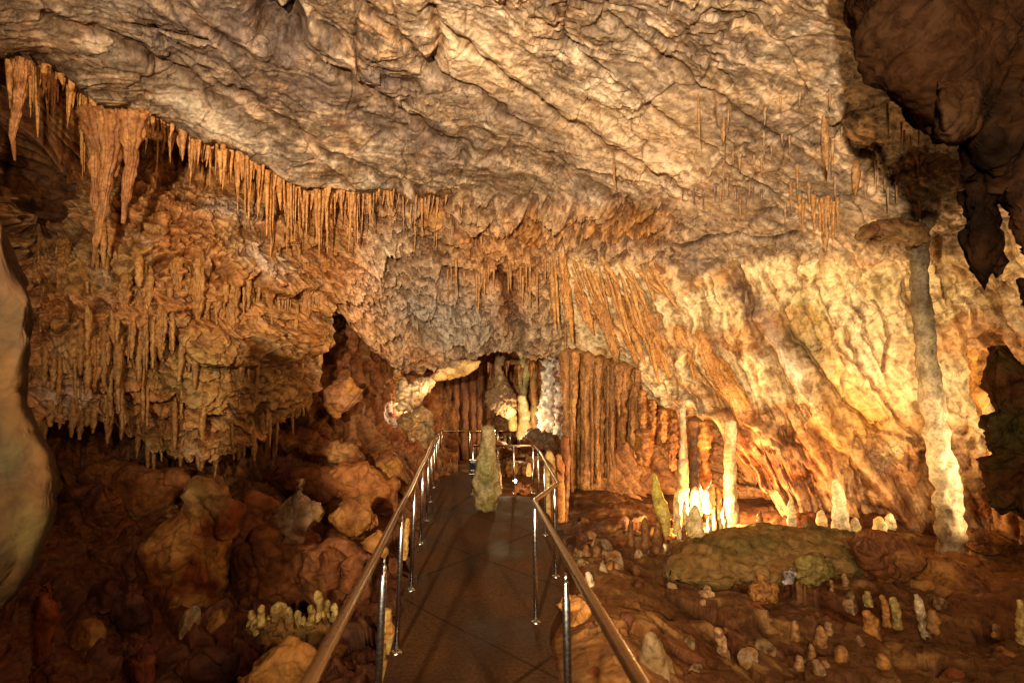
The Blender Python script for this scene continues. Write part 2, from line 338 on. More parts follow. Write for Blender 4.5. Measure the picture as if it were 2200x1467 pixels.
# underside lip: last rows curl back into the dark
roll = sstep(.985, 1.0, vv)[:, None]
dirv = P - EYE; dirv /= np.linalg.norm(dirv, axis=2)[..., None]
P = P + dirv * (roll * 1.2)[..., None] * (1 - sstep(1600, 1650, PX))[..., None]
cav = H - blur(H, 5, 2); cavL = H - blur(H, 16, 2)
# ---------------- colour
t1 = fbm(x * .9, y * .9, z * .9 + 30, 4); t2 = fbm(x * .9, y * .9 + 50, z * .9, 4); t3 = fbm(x * 3, y * 3, z * 3 + 70, 4)
Cc = np.broadcast_to(CEIL, P.shape).copy()
Cc = mixc(Cc, PALE, sstep(.0, .35, t1 + .3 * (ra - .5)) * .8)
Cc = mixc(Cc, GREY, sstep(.08, .3, t2 + .35 * (rb - .5)) * .5)
Cc = mixc(Cc, OCH, sstep(.1, .35, -t2 + .2 * t3) * .38)
Cc = mixc(Cc, lin([110, 98, 70]), sstep(.12, .4, -t1 + .5 * t3) * .55)
st_ = ridged((U + .2 * w3) * 1.1, (Vv + .1 * w3) * 7, z * 2, 4, .6); Cc = mixc(Cc, lin([96, 80, 64]), sstep(.25, .6, st_) * sstep(-.25, .15, t3 + .2) * .75)
sp_ = fbm(x * 14, y * 14, z * 14, 3, .7); Cc = mixc(Cc, lin([74, 60, 44]), sstep(.22, .42, sp_ + .25 * t3) * .7); Cc = mixc(Cc, PALE * 1.05, sstep(.18, .4, -sp_) * .35)
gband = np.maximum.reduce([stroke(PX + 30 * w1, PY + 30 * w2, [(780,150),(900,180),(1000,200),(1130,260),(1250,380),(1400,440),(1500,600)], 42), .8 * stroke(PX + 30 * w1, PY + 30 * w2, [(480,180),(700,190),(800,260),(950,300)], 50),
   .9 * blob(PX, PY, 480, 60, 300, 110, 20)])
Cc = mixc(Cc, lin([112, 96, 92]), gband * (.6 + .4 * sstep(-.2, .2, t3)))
dg_ = sstep(.05, .4, fbm((PX * .8 + PY * .6) * .0016 + .2 * w1, (-PX * .6 + PY * .8) * .0085 + .3 * w2, 4.4 + 0 * PX, 3)); Cc = mixc(Cc, lin([122, 102, 84]), dg_ * .6)
Cc = mixc(Cc, lin([232, 205, 172]), np.maximum(blob(PX, PY, 1040, 130, 130, 90, 25), blob(PX + 30 * w3, PY, 1360, 320, 200, 110, 20)) * .7)
Cc = mixc(Cc, PALE * 1.02, blob(PX + 30 * w3, PY + 20 * w1, 450, 265, 120, 28, 33) * .9)
Cl = np.broadcast_to(lin([190, 140, 88]) * 1.05, P.shape).copy()
Cl = mixc(Cl, lin([182, 120, 60]), sstep(-.15, .25, t1) * .7); Cl = mixc(Cl, lin([130, 112, 60]), sstep(.1, .35, -t2) * .45); Cl = mixc(Cl, OCH * .85, sstep(.05, .35, t2) * .5)
Cl = mixc(Cl, lin([176, 144, 92]), sstep(.05, .3, -t1 + .2 * t3) * .6); Cl = mixc(Cl, lin([196, 170, 140]), sstep(.2, .45, t3 + .4 * (rl2 - .5)) * .5)
Cl = mixc(Cl, MOSS, blob(PX, PY, 430, 800, 110, 90) * .35); Cl = mixc(Cl, lin([215, 195, 175]), np.maximum.reduce([blob(PX, PY, 130, 850, 70, 45), blob(PX, PY, 500, 455, 75, 32), blob(PX, PY, 560, 560, 60, 35, 20)]) * .75)
Cl = mixc(Cl, DKR, blob(PX, PY, 130, 400, 120, 170) * .6)  # shade of the dark recess put into the left wall colour
Cl = mixc(Cl, OCH * .9, (sstep(0, 20, below) * (1 - sstep(60, 150, below))) * .6)
Cm = mixc(Cl * 1.1, CEIL * .9, sstep(-.3, .1, t2 + .3 * (rm1 - .5)) * .8)
Cm = mixc(Cm, PALE, blob(PX + 20 * w3, PY + 20 * w1, 800, 555, 62, 75, 20) * 1.0); Cm = mixc(Cm, lin([120,90,60]), np.clip(sstep(.3,.6, ridged(x * 2.2, y * 2.2, z * 2.2 + 7, 3)), 0, 1) * .5); Cm = mixc(Cm, lin([150, 146, 140]), np.maximum(blob(PX, PY, 960, 690, 170, 70, 15), blob(PX, PY, 1000, 640, 70, 120, -30)) * .75)
Cm = mixc(Cm, OCH, blob(PX, PY, 1080, 560, 130, 80) * .6)
Cm = mixc(Cm, BRN, np.maximum(stroke(PX + 20 * w3, PY, [(1205,755),(1270,735),(1340,690)], 22), blob(PX, PY, 1095, 640, 22, 60)) * .85); Cl = mixc(Cl, lin([86,52,34]), blob(PX + 20 * w3, PY, 900, 10, 1, 1))  # brown stroke paints the soft shadow above the passage side
Cr = np.broadcast_to(CREAM * .86, P.shape).copy()
Cr = mixc(Cr, OCH, sstep(0, .3, t1 + .3 * rough_low) * .7); Cr = mixc(Cr, ORG, (.65 * rough_low + .1) * sstep(-.2, .25, t2 + .3 * t3)); Cr = mixc(Cr, lin([120, 84, 60]), sstep(.1, .4, t3 + .3 * hr2 * rough_low) * .6)
Cr = mixc(Cr, lin([128, 100, 86]), stroke(PX + 20 * w3, PY, [(1590,620),(1690,740),(1790,880),(1890,1000)], 34) * .8)  # grey stroke paints the column's shadow band into the wall colour
Cr = mixc(Cr, PALE, np.maximum(blob(PX, PY, 1715, 800, 26, 70, -30), blob(PX, PY, 1860, 790, 30, 70, -30)) * .7)
Cr = mixc(Cr, MOSS * 1.1, np.maximum(blob(PX + 20 * w3, PY, 1735, 690, 45, 80, -10), blob(PX, PY, 1900, 610, 60, 30) * .4) * (.5 + .5 * sstep(-.2, .3, t3)) * .85)
Cr = mixc(Cr, lin([214, 160, 70]), blob(PX, PY, 1850, 880, 110, 130, -40) * .6)
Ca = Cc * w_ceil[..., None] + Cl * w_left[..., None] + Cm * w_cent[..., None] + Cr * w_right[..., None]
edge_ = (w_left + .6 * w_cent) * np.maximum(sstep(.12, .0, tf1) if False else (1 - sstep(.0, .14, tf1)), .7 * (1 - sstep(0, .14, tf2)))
crease_dark = np.maximum.reduce([.55 * edge_, sstep(.002, .028, -cav) * .75, sstep(.02, .14, -cavL) * .6])  # darkens lip undersides, creases and wider hollows of the relief
Ca = mixc(Ca, Ca * np.array([.38, .28, .2]), crease_dark); Ca = mixc(Ca, Ca * np.array([.45, .36, .3]), np.clip(crk, 0, 1) * w_ceil * .8)
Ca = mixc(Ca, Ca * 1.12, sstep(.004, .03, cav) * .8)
Ca = mixc(Ca, DKR * .7, sstep(1880, 2060, PX - .35 * PY + 60 * w1) * (1 - sstep(330, 420, PY + 20 * w3)) * .9)  # shade behind the overhang painted into the upper right ceiling
Ca = mixc(Ca, Ca * np.array([.3, .24, .2]), np.maximum(blob(PX + 20 * w3, PY, -30, 260, 110, 300), .8 * blob(PX + 30 * w3, PY, 2200, 20, 420, 300, 40)) * .9)  # light falloff at left edge and upper right corner, painted as darker rock
Ca = np.clip(Ca, .002, .85)
# split into three pieces of the setting
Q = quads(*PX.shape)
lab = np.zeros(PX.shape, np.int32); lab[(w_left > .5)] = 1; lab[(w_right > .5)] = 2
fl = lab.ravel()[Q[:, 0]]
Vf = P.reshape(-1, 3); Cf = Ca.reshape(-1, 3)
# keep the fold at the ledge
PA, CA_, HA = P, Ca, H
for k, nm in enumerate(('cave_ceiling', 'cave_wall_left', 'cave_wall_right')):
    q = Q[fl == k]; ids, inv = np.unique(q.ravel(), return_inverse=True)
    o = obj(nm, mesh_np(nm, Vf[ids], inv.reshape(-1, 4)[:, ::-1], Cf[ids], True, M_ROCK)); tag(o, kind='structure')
def surfA(px, py):
    """the displaced shell under photo pixel (nearest sample)"""
    j = int(np.clip(np.searchsorted(xs, px), 0, len(xs) - 1)); b = bot[j]; v_ = py / Y1 - 1 if py < Y1 else (py - Y1) / (b - Y1); i = int(np.clip(np.searchsorted(vv, v_), 0, len(vv) - 1))
    return PA[i, j], N0[i, j], CA_[i, j]
def depA(px, py):
    p, n, c = surfA(px, py); return float((p - EYE) @ np.array([0, CP, SP]))

# ------------------------------------------------------------------ generic secondary shells
def shell(name, ctrl, pxs, top, bottom, nv, dispf, colf, mat, kind='structure', roll_back=0):
    pxs = np.asarray(pxs, float); T = pline(top, pxs); B = pline(bottom, pxs)
    v = np.linspace(0, 1, nv)
    PX = np.broadcast_to(pxs[None], (nv, len(pxs))).copy(); PY = T[None] + (B - T)[None] * v[:, None]
    a = np.arange(pxs.min() - 40, pxs.max() + 80, 24.0); b = np.arange(PY.min() - 40, PY.max() + 80, 24.0)
    D = bilerp(rbf(ctrl, *np.meshgrid(a, b)), a, b, PX, PY)
    P0 = at(PX, PY, D); N0 = grid_normals(blur(P0, 3))
    x, y, z = P0[..., 0], P0[..., 1], P0[..., 2]
    H = dispf(PX, PY, D, x, y, z); P = P0 + N0 * H[..., None]
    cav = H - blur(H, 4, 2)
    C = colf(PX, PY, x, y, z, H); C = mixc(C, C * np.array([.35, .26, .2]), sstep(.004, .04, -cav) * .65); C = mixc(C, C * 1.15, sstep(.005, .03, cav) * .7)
    me = mesh_np(name, P, quads(*PX.shape)[:, ::-1], np.clip(C, .002, .85), True, mat)
    o = obj(name, me); tag(o, kind=kind); return o, P, PX, PY
# back chamber behind the arch, with the fluted brown pillar wall on its right
CTRL_B = [(560,560,15),(700,650,14.5),(700,880,14.5),(800,700,16.5),(860,800,17),(900,1000,15),(960,800,18.5),(1000,980,18.5),(1020,700,18.5),(1100,800,20),(1120,950,20),(1175,900,20),(1200,1040,17),(1207,760,17),(1216,760,13.2),(1216,1080,12.3),
 (1260,800,12.9),(1260,1000,12.4),(1350,900,12.6),(1350,1060,12.0),(1372,950,13.2),(1420,950,13.8),(1500,950,13.2),(1600,1000,12.4),(1400,1100,11.9),(1250,1110,11.3),(1700,1000,12),(1700,1200,10.5),(1100,1050,16),(1000,1060,16),(560,1150,12),(560,900,13.5),(860,560,16),(1700,560,14)]
def dB(PX, PY, D, x, y, z):
    w = fbm(x * .6, y * .6, z * .6, 3); w3 = fbm(x * 2, y * 2, z * 2 + 9, 3); A = PX * D / 1000; B = -PY * D / 1000
    l, e, r = facet((A + .3 * w3) / .5, (B + .3 * w3) / .9, 141, .8, (0, -.9)); l2, e2_, r2 = facet(A / .17 + w3, B / .3 + w3, 142, .9, (0, -.9))
    flz = sstep(925, 955, PX) * (1 - sstep(1036, 1050, PX)) + sstep(1212, 1222, PX) * (1 - sstep(1360, 1380, PX))
    fl = ridged(A * 2.1 + .5 * w3, B * .12, 1.0, 3, .6)
    return .35 * w + .22 * l * (1 - .9 * flz) + .09 * l2 * (1 - .7 * flz) + (.08 + .34 * flz) * fl
def cB(PX, PY, x, y, z, H):
    t = fbm(x * .8, y * .8, z * .8, 4); t2 = fbm(x * 2.5, y * 2.5, z * 1.2 + 5, 3)
    C = np.broadcast_to(lin([176, 128, 80]), PX.shape + (3,)).copy(); C = mixc(C, lin([140, 88, 48]), sstep(-.1, .3, t) * .6); C = mixc(C, OCH * .75, sstep(.1, .4, t2) * .6)
    C = mixc(C, lin([120, 70, 36]) * .8, sstep(925, 950, PX) * (1 - sstep(1040, 1050, PX)) * .7)
    C = mixc(C, lin([176, 126, 66]), blob(PX, PY, 1275, 900, 70, 160) * .6); C = mixc(C, CREAM, np.maximum(blob(PX, PY, 860, 830, 60, 50), blob(PX, PY, 890, 930, 50, 60)) * .8)
    return C
shell('back_chamber_wall', CTRL_B, np.arange(560, 1700, 2.6), [(500, 560), (1700, 560)], [(500, 1150), (1700, 1190)], 260, dB, cB, M_ROCK)
# lower left slope below the path
CTRL_C = [(-600,700,5),(-600,1200,4),(-600,1900,2),(0,880,9),(100,950,9),(0,1100,7.5),(300,970,10),(500,950,10.8),(650,900,12),(760,760,13.6),(700,700,13.2),(700,640,13),(850,800,14.3),(900,900,14.6),(960,960,16),
 (930,1000,12.5),(860,1080,9.8),(700,1050,10),(600,1030,9.6),(300,1050,9),(800,1250,6.9),(600,1200,7.4),(400,1200,7.3),(200,1150,7),(60,1200,6),(700,1400,5),(400,1467,5.2),(0,1467,4.2),(840,1467,3.8),(750,1650,3),(0,1900,2.6),(900,1200,7.9),(960,1060,11),(960,1500,3.6),(960,1900,2.2)]
def dC(PX, PY, D, x, y, z):
    w = fbm(x * .6, y * .6, z * .6, 3); w3 = fbm(x * 1.8, y * 1.8, z * 1.8 + 9, 3); A = PX * D / 1000; B = -PY * D / 1000
    l, e, r = facet((A + .3 * w3) / 1.1, (B + .3 * w3) / .8, 241, 1.0); l2, e2_, r2 = facet(A / .38 + .5 * w3, B / .3 + .5 * w3, 242, 1.1); l3, e3_, r3 = facet(A / .13 + .5 * w3, B / .11 + .5 * w3, 243, 1.1)
    k = sstep(1.5, 5, D)
    h = .3 * w + .2 * l * k + .09 * l2 + .02 * l3 - .10 * np.exp(-(e / .06) ** 2) + .04 * fbm(x * 5, y * 5, z * 5, 3)
    for bx, by, rx, ry, an, hh in [(690,690,30,90,-8,-.9),(560,1000,190,22,5,-.5),(250,1000,120,30,0,-.4),(650,970,110,26,14,.55),(740,900,70,30,-25,.3),(860,960,50,60,0,.3),(380,960,80,25,5,.3),(140,990,50,40,0,.35),(300,1040,60,30,0,.3)]:
        h = h + hh * blob(PX + 20 * w3, PY + 15 * w, bx, by, rx, ry, an)
    return h
def cC(PX, PY, x, y, z, H):
    t = fbm(x * .8, y * .8, z * .8, 4); t2 = fbm(x * 2.2, y * 2.2, z * 2.2 + 5, 3)
    C = np.broadcast_to(lin([128, 84, 48]), PX.shape + (3,)).copy(); C = mixc(C, RUST * .7, sstep(-.05, .3, t) * .5); C = mixc(C, lin([130, 100, 60]), sstep(.1, .35, t2) * .6)
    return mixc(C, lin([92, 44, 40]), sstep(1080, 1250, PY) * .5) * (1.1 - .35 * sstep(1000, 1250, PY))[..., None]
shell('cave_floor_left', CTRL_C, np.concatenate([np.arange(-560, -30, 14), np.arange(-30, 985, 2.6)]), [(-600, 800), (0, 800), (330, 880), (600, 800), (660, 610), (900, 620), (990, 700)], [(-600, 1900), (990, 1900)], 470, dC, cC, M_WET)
# right floor of rubble
CTRL_D = [(940,960,17),(1040,990,13.5),(1140,990,13.5),(1080,1062,10.6),(1210,1080,11),(1300,1050,11.6),(1220,1180,8),(1400,1180,8.0),(1480,1150,8.7),(1600,1140,8.8),(1700,1110,9.2),(1900,1120,8.6),(1700,1220,7.1),(1400,1060,12.2),(1600,1060,12.5),(1800,1060,11),
 (1500,1300,5.6),(1700,1300,5.6),(2040,1210,7.1),(2200,1210,6.9),(2050,1300,5.7),(1700,1467,4.1),(1300,1290,4.75),(1220,1300,4.7),(1400,1467,3.45),(1240,1467,3.1),(2200,1467,3.9),(2200,1100,9),(2800,1100,6.5),(2800,1467,3.2),(2800,1900,2),(1500,1900,1.9),(1200,1900,1.75),(940,1467,3.4),(940,1200,7.6),(1100,1300,4.9),(940,1900,1.8),(1900,1900,2)]
def dD(PX, PY, D, x, y, z):
    w = fbm(x * .7, y * .7, z * .7, 3); w3 = fbm(x * 2, y * 2, z * 2 + 9, 3)
    e = sstep(0.05, .5, x - np.interp(y, [0, 3, 4.2, 5.2, 7, 10, 14], [.3, .3, .3, .62, .66, .72, .9]))
    l, e1_, r = facet(x / .7 + .3 * w3, y / .7 + .3 * w3, 341, 1.1); l2, e2_, r2 = facet(x / .28 + .4 * w3, y / .28 + .4 * w3, 342, 1.2); l3, e3_, r3 = facet(x / .1 + .4 * w3, y / .1 + .4 * w3, 343, 1.2)
    h = (.26 * w + .12 * l + .06 * l2 * sstep(-.1, .3, w3) + .016 * l3 + .03 * fbm(x * 6, y * 6, z * 6, 3))
    mound = blob(PX, PY, 1330, 1420, 110, 160, -25)
    h = h * (1 - .6 * mound) + .12 * mound * (1 + .6 * w3)
    return h * e * (1 - .6 * sstep(8, 11, D)) - .06 * (1 - e)
def cD(PX, PY, x, y, z, H):
    t = fbm(x * .8, y * .8, z * .8, 4); t2 = fbm(x * 2.2, y * 2.2, z * 2.2 + 5, 3)
    C = np.broadcast_to(lin([100, 66, 38]), PX.shape + (3,)).copy(); C = mixc(C, RUST * .45, sstep(-.05, .3, t) * .45); C = mixc(C, lin([180, 140, 86]), sstep(.1, .35, t2) * .6)
    C = mixc(C, OCH, np.maximum(blob(PX, PY, 1330, 1420, 110, 170, -25), blob(PX, PY, 2040, 1230, 120, 50)) * .5)
    return mixc(C, MOSS, blob(PX, PY, 1600, 1190, 160, 40) * .5)
shell('cave_floor_right', CTRL_D, np.concatenate([np.arange(940, 2230, 2.6), np.arange(2230, 2780, 14)]), [(940, 985), (1200, 985), (1400, 1040), (1600, 1050), (2800, 1080)], [(940, 1900), (2800, 1900)], 380, dD, cD, M_WET)

# ------------------------------------------------------------------ dripstone and boulder builders
def drip(name, pts, radii, ns=10, nr=24, amp=.12, freq=3.0, ring=0.0, col=OCH, col2=None, mat=None, parent=None, fl=0, nfl=7, flat=1.0, seed=0, closed_top=True, grad=None):
    """tapering dripstone along a path of world points; object origin at its first point"""
    pts = np.array(pts, float); radii = np.array(radii, float)
    s = np.concatenate([[0], np.cumsum(np.linalg.norm(np.diff(pts, axis=0), axis=1))]); L = s[-1]
    t = np.linspace(0, 1, nr) ; q = t * L
    C = np.stack([np.interp(q, s, pts[:, k]) for k in range(3)], 1); R = np.interp(q, s, radii)
    for _ in range(2):
        C[1:-1] = (C[:-2] + 2 * C[1:-1] + C[2:]) / 4; R[1:-1] = (R[:-2] + 2 * R[1:-1] + R[2:]) / 4
    T = np.gradient(C, axis=0); T /= np.linalg.norm(T, axis=1)[:, None]
    A = np.cross(T, [0, 1, 0.02]); A /= np.linalg.norm(A, axis=1)[:, None]; B = np.cross(T, A)
    th = np.linspace(0, 2 * math.pi, ns, endpoint=False)
    dirs = A[:, None] * np.cos(th)[None, :, None] + B[:, None] * np.sin(th)[None, :, None] * flat
    k = 1 / max(radii.max(), 1e-4)
    P = C[:, None] + dirs * R[:, None, None]
    nz = fbm(P[..., 0] * k * freq * .35 + seed, P[..., 1] * k * freq * .35, P[..., 2] * k * freq * .22, 3)
    nz2 = perlin(P[..., 0] * k * 2.4 + seed, P[..., 1] * k * 2.4, P[..., 2] * k * 1.2)
    rg = ring * (np.abs(np.sin(q * k * 1.9 + 2.2 * perlin(q * k * .5, q * 0 + seed, q * 0)))[:, None] - .5)
    h = 1 + amp * 2.2 * nz + amp * .9 * nz2 + rg
    if fl: h = h + fl * (1 - 2 * np.abs(np.sin(th * nfl / 2 + 1.5 * np.asarray(perlin(q * k * .25, q * 0 + seed, q * 0))[:, None])))
    P = C[:, None] + dirs * (R[:, None] * np.clip(h, .3, 2))[..., None]
    c = np.broadcast_to(np.asarray(col), P.shape).copy()
    if col2 is not None: c = mixc(c, col2, sstep(-.25, .3, fbm(P[..., 0] * 1.5 * k * .4, P[..., 1] * 1.5 * k * .4, P[..., 2] * k * .3 + seed, 3)))
    c = mixc(c, c * .45, sstep(.0, .35, -nz) * .7)
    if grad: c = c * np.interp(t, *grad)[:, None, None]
    o0 = pts[0]
    V = np.concatenate([(P - o0).reshape(-1, 3), [C[0] - o0], [C[-1] + T[-1] * R[-1] * .6 - o0]])
    cc = np.concatenate([c.reshape(-1, 3), c[0, :1], c[-1, :1]])
    me = bpy.data.meshes.new(name); Q = quads(nr, ns, True).tolist(); n = nr * ns
    Q += [[n, (j + 1) % ns, j] for j in range(ns)] + [[n + 1, (nr - 1) * ns + j, (nr - 1) * ns + (j + 1) % ns] for j in range(ns)]
    me.from_pydata(V.tolist(), [], Q); me.polygons.foreach_set('use_smooth', np.ones(len(Q), bool))
    a = me.color_attributes.new('Col', 'FLOAT_COLOR', 'POINT'); c4 = np.ones((len(V), 4), f32); c4[:, :3] = cc; a.data.foreach_set('color', c4.ravel())
    me.materials.append(mat or M_DRIP)
    if parent is not None: return obj(name, me, parent, o0 - np.array(parent.location))
    return obj(name, me, None, o0)
def pdrip(name, pp, D, **k):
    """pp = [(px, py, half width px)...] down or up the dripstone, at depth D (or per point)"""
    Ds = D if hasattr(D, '__len__') else [D] * len(pp)
    return drip(name, [at(a, b, d) for (a, b, c), d in zip(pp, Ds)], [c * d / 1000 for (a, b, c), d in zip(pp, Ds)], **k)

def star_rock(name, outline, D, thick=.4, tilt=(0, 0), centre=None, amp=.5, cell=.45, nth=110, nr=34, col=BRN, col2=RUST, mat=None, seed=0, front=1.0, flute=0, parent=None, blobs=()):
    """closed rock whose side seen from the path has the given outline; bulges towards and away"""
    o_ = np.array(outline, float)
    c = np.array(centre, float) if centre else o_.mean(0)
    an = np.arctan2(o_[:, 1] - c[1], o_[:, 0] - c[0]); rr = np.hypot(o_[:, 0] - c[0], o_[:, 1] - c[1]); k = np.argsort(an); an = an[k]; rr = rr[k]
    th = np.linspace(-math.pi, math.pi, nth, endpoint=False)
    xo = rr * np.cos(an); yo = rr * np.sin(an)
    an3 = np.concatenate([an - 2 * math.pi, an, an + 2 * math.pi]); x3 = np.tile(xo, 3); y3 = np.tile(yo, 3)
    X = np.interp(th, an3, x3); Y = np.interp(th, an3, y3)
    rho = np.sin(np.linspace(0.0, math.pi, 2 * nr)); side = np.cos(np.linspace(0, math.pi, 2 * nr))
    rho[0] = .002; rho[-1] = .002
    rho = rho ** .8
    px = c[0] + rho[:, None] * X[None]; py = c[1] + rho[:, None] * Y[None]
    sd = np.sign(side) * np.abs(side) ** .7
    d = D - sd[:, None] * thick * np.where(sd[:, None] > 0, front, 1) + tilt[0] * (px - c[0]) / 1000 * D + tilt[1] * (py - c[1]) / 1000 * D
    P = at(px, py, d)
    n = np.cross(np.roll(P, -1, 1) - np.roll(P, 1, 1), np.gradient(P, axis=0)); n /= np.maximum(np.linalg.norm(n, axis=2), 1e-9)[..., None]
    s = np.sign((n * (P - P.reshape(-1, 3).mean(0))).sum(2)).sum(); n = n * (1 if s > 0 else -1)
    x, y, z = P[..., 0], P[..., 1], P[..., 2]
    w3 = fbm(x * 2 / cell * .4 + seed, y * 2 / cell * .4, z * 2 / cell * .4, 3)
    f1, e1_, r1 = facet((x + .6 * y) / cell + .5 * w3 + seed, (z + .4 * y) / cell + .5 * w3, 500 + seed, 1.2); f2, e2_, r2 = facet((x + .6 * y) / cell * 3 + w3, (z + .4 * y) / cell * 3 + w3, 600 + seed, 1.2)
    H = amp * cell * (.42 * f1 + .17 * f2 + .2 * w3 - .14 * np.exp(-(e1_ / .06) ** 2) - .05 * np.exp(-(e2_ / .08) ** 2) + .2 * fbm(x * 3 / cell, y * 3 / cell, z * 3 / cell, 4, .6))
    if flute: H = H + flute * ridged((x + .3 * y) * 9 + w3, z * .8, y * .5, 2)
    lim = np.minimum(1, (rho[:, None] * np.hypot(X, Y)[None] * D / 1000) / (cell * .3))
    H = H * lim
    P = P + n * H[..., None]
    t = fbm(x * 1.6 + seed, y * 1.6, z * 1.6, 4)
    C = np.broadcast_to(np.asarray(col), P.shape).copy(); C = mixc(C, col2, sstep(-.15, .3, t)); C = mixc(C, C * .5, sstep(.1, .5, -w3) * .6)
    for bx, by, brx, bry, bc, bw in blobs: C = mixc(C, bc, blob(px + 12 * w3, py, bx, by, brx, bry) * bw * (side[:, None] > -.2))
    base = at(c[0], o_[:, 1].max(), D)
    me = mesh_np(name, (P - base), quads(*px.shape, True), np.clip(C, .002, .85), True, mat or M_WET)
    me.validate()
    if s < 0: me.flip_normals()
    return obj(name, me, parent, base if parent is None else base - np.array(parent.location))

def pebble_mesh(name, seed, col, col2, planes=8, res=16, amp=.05):
    """angular broken rock of unit size"""
    rg = np.random.default_rng(seed)
    th = np.linspace(0, 2 * math.pi, res * 2, endpoint=False); ph = np.linspace(.02, math.pi - .02, res)
    d = np.stack([np.sin(ph)[:, None] * np.cos(th)[None], np.sin(ph)[:, None] * np.sin(th)[None], np.cos(ph)[:, None] + 0 * th[None]], -1)
    N = rg.normal(size=(planes, 3)); N /= np.linalg.norm(N, axis=1)[:, None]; off = rg.uniform(.55, 1, planes)
    dots = d @ N.T; r = np.where(dots > .08, off / np.maximum(dots, .08), 9).min(-1); r = np.minimum(r, 1.15)
    r = r * (1 + amp * fbm(d[..., 0] * 2 + seed, d[..., 1] * 2, d[..., 2] * 2, 4) * 2)
    P = d * r[..., None]
    t = fbm(P[..., 0] * 1.5 + seed, P[..., 1] * 1.5, P[..., 2] * 1.5, 3)
    C = np.broadcast_to(np.asarray(col), P.shape).copy(); C = mixc(C, col2, sstep(-.2, .3, t))
    return mesh_np(name, P, quads(res, res * 2, True), C, False, M_WET)

# ------------------------------------------------------------------ walkway
LP = [(802,1679,1258),(851,1408,1130),(883,1264,1060),(903,1170,1017),(916,1117,989),(924,1078.5,970.6),(930.5,1048,955),(936,1021,940),(941,1003,932),(947,994.5,927.7)]
SPX = 0.97 / CP * 1000
lb = []
for px_, pb, pt in LP:
    d_ = SPX / (pb - pt); lb.append(at(px_, pb, d_))
lb = np.array(lb)
ysm = lb[:, 1]; zc = np.polyfit(ysm, lb[:, 2], 3)
def zpath(y):
    y = np.asarray(y, float); return np.where(y < 4.6, np.polyval(zc, 4.6) + (np.clip(y, -5, 4.6) - 4.6) * .015, np.polyval(zc, np.clip(y, 4.6, 15.5)))
xl = np.polyfit(ysm, lb[:, 0], 2)
def xleft(y): return np.polyval(xl, y) - .06
M_PATH, nt, b = new_mat('wet_path_concrete')
N = nt.nodes; Lk = nt.links; g = N.new('ShaderNodeNewGeometry')
n1 = N.new('ShaderNodeTexNoise'); n1.inputs['Scale'].default_value = 1.3; n1.inputs['Detail'].default_value = 8; n2 = N.new('ShaderNodeTexNoise'); n2.inputs['Scale'].default_value = 38; n2.inputs['Detail'].default_value = 6
Lk.new(g.outputs['Position'], n1.inputs['Vector']); Lk.new(g.outputs['Position'], n2.inputs['Vector'])
r = N.new('ShaderNodeValToRGB'); r.color_ramp.elements[0].position = .35; r.color_ramp.elements[0].color = (.05, .022, .009, 1); r.color_ramp.elements[1].position = .7; r.color_ramp.elements[1].color = (.12, .055, .023, 1); Lk.new(n1.outputs['Fac'], r.inputs[0])
r2 = N.new('ShaderNodeValToRGB'); r2.color_ramp.elements[0].position = .3; r2.color_ramp.elements[0].color = (.55, .5, .45, 1); r2.color_ramp.elements[1].position = .65; r2.color_ramp.elements[1].color = (1.1, 1.1, 1.1, 1); Lk.new(n2.outputs['Fac'], r2.inputs[0])
mx = N.new('ShaderNodeMixRGB'); mx.blend_type = 'MULTIPLY'; mx.inputs[0].default_value = 1; Lk.new(r.outputs[0], mx.inputs[1]); Lk.new(r2.outputs[0], mx.inputs[2]); sx = N.new('ShaderNodeSeparateXYZ'); Lk.new(g.outputs['Position'], sx.inputs[0])
prev = mx.outputs[0]
for ca, cb, per in ((.72, .69, 1.35), (-.8, .6, 2.1)):
    m1_ = N.new('ShaderNodeMath'); m1_.operation = 'MULTIPLY'; m1_.inputs[1].default_value = ca / per; Lk.new(sx.outputs[0], m1_.inputs[0])
    m2_ = N.new('ShaderNodeMath'); m2_.operation = 'MULTIPLY_ADD'; m2_.inputs[1].default_value = cb / per; Lk.new(sx.outputs[1], m2_.inputs[0]); Lk.new(m1_.outputs[0], m2_.inputs[2])
    m3_ = N.new('ShaderNodeMath'); m3_.operation = 'PINGPONG'; m3_.inputs[1].default_value = .5; Lk.new(m2_.outputs[0], m3_.inputs[0])
    m4_ = N.new('ShaderNodeMapRange'); m4_.inputs[1].default_value = .003; m4_.inputs[2].default_value = .012; m4_.inputs[3].default_value = .35; m4_.inputs[4].default_value = 1; Lk.new(m3_.outputs[0], m4_.inputs[0])
    mm = N.new('ShaderNodeMixRGB'); mm.blend_type = 'MULTIPLY'; mm.inputs[0].default_value = 1; Lk.new(prev, mm.inputs[1]); Lk.new(m4_.outputs[0], mm.inputs[2]); prev = mm.outputs[0]
Lk.new(prev, b.inputs['Base Color'])
mr = N.new('ShaderNodeMapRange'); mr.inputs[1].default_value = .3; mr.inputs[2].default_value = .7; mr.inputs[3].default_value = .5; mr.inputs[4].default_value = .9; Lk.new(n1.outputs['Fac'], mr.inputs[0]); Lk.new(mr.outputs[0], b.inputs['Roughness'])
bp = N.new('ShaderNodeBump'); bp.inputs['Strength'].default_value = .35; bp.inputs['Distance'].default_value = .01; Lk.new(n2.outputs['Fac'], bp.inputs['Height']); Lk.new(bp.outputs[0], b.inputs['Normal'])
b.inputs['Specular IOR Level'].default_value = .12; b.inputs['Specular Tint'].default_value = (1, .7, .45, 1)
RE = [(-3, .42), (2.4, .36), (4.15, .30), (4.45, .34), (5.25, .60), (7.5, .66), (10.0, .60), (10.05, .55), (10.2, -.78), (14.6, -1.15), (15.0, -1.1), (15.4, -.6), (19, .6)]
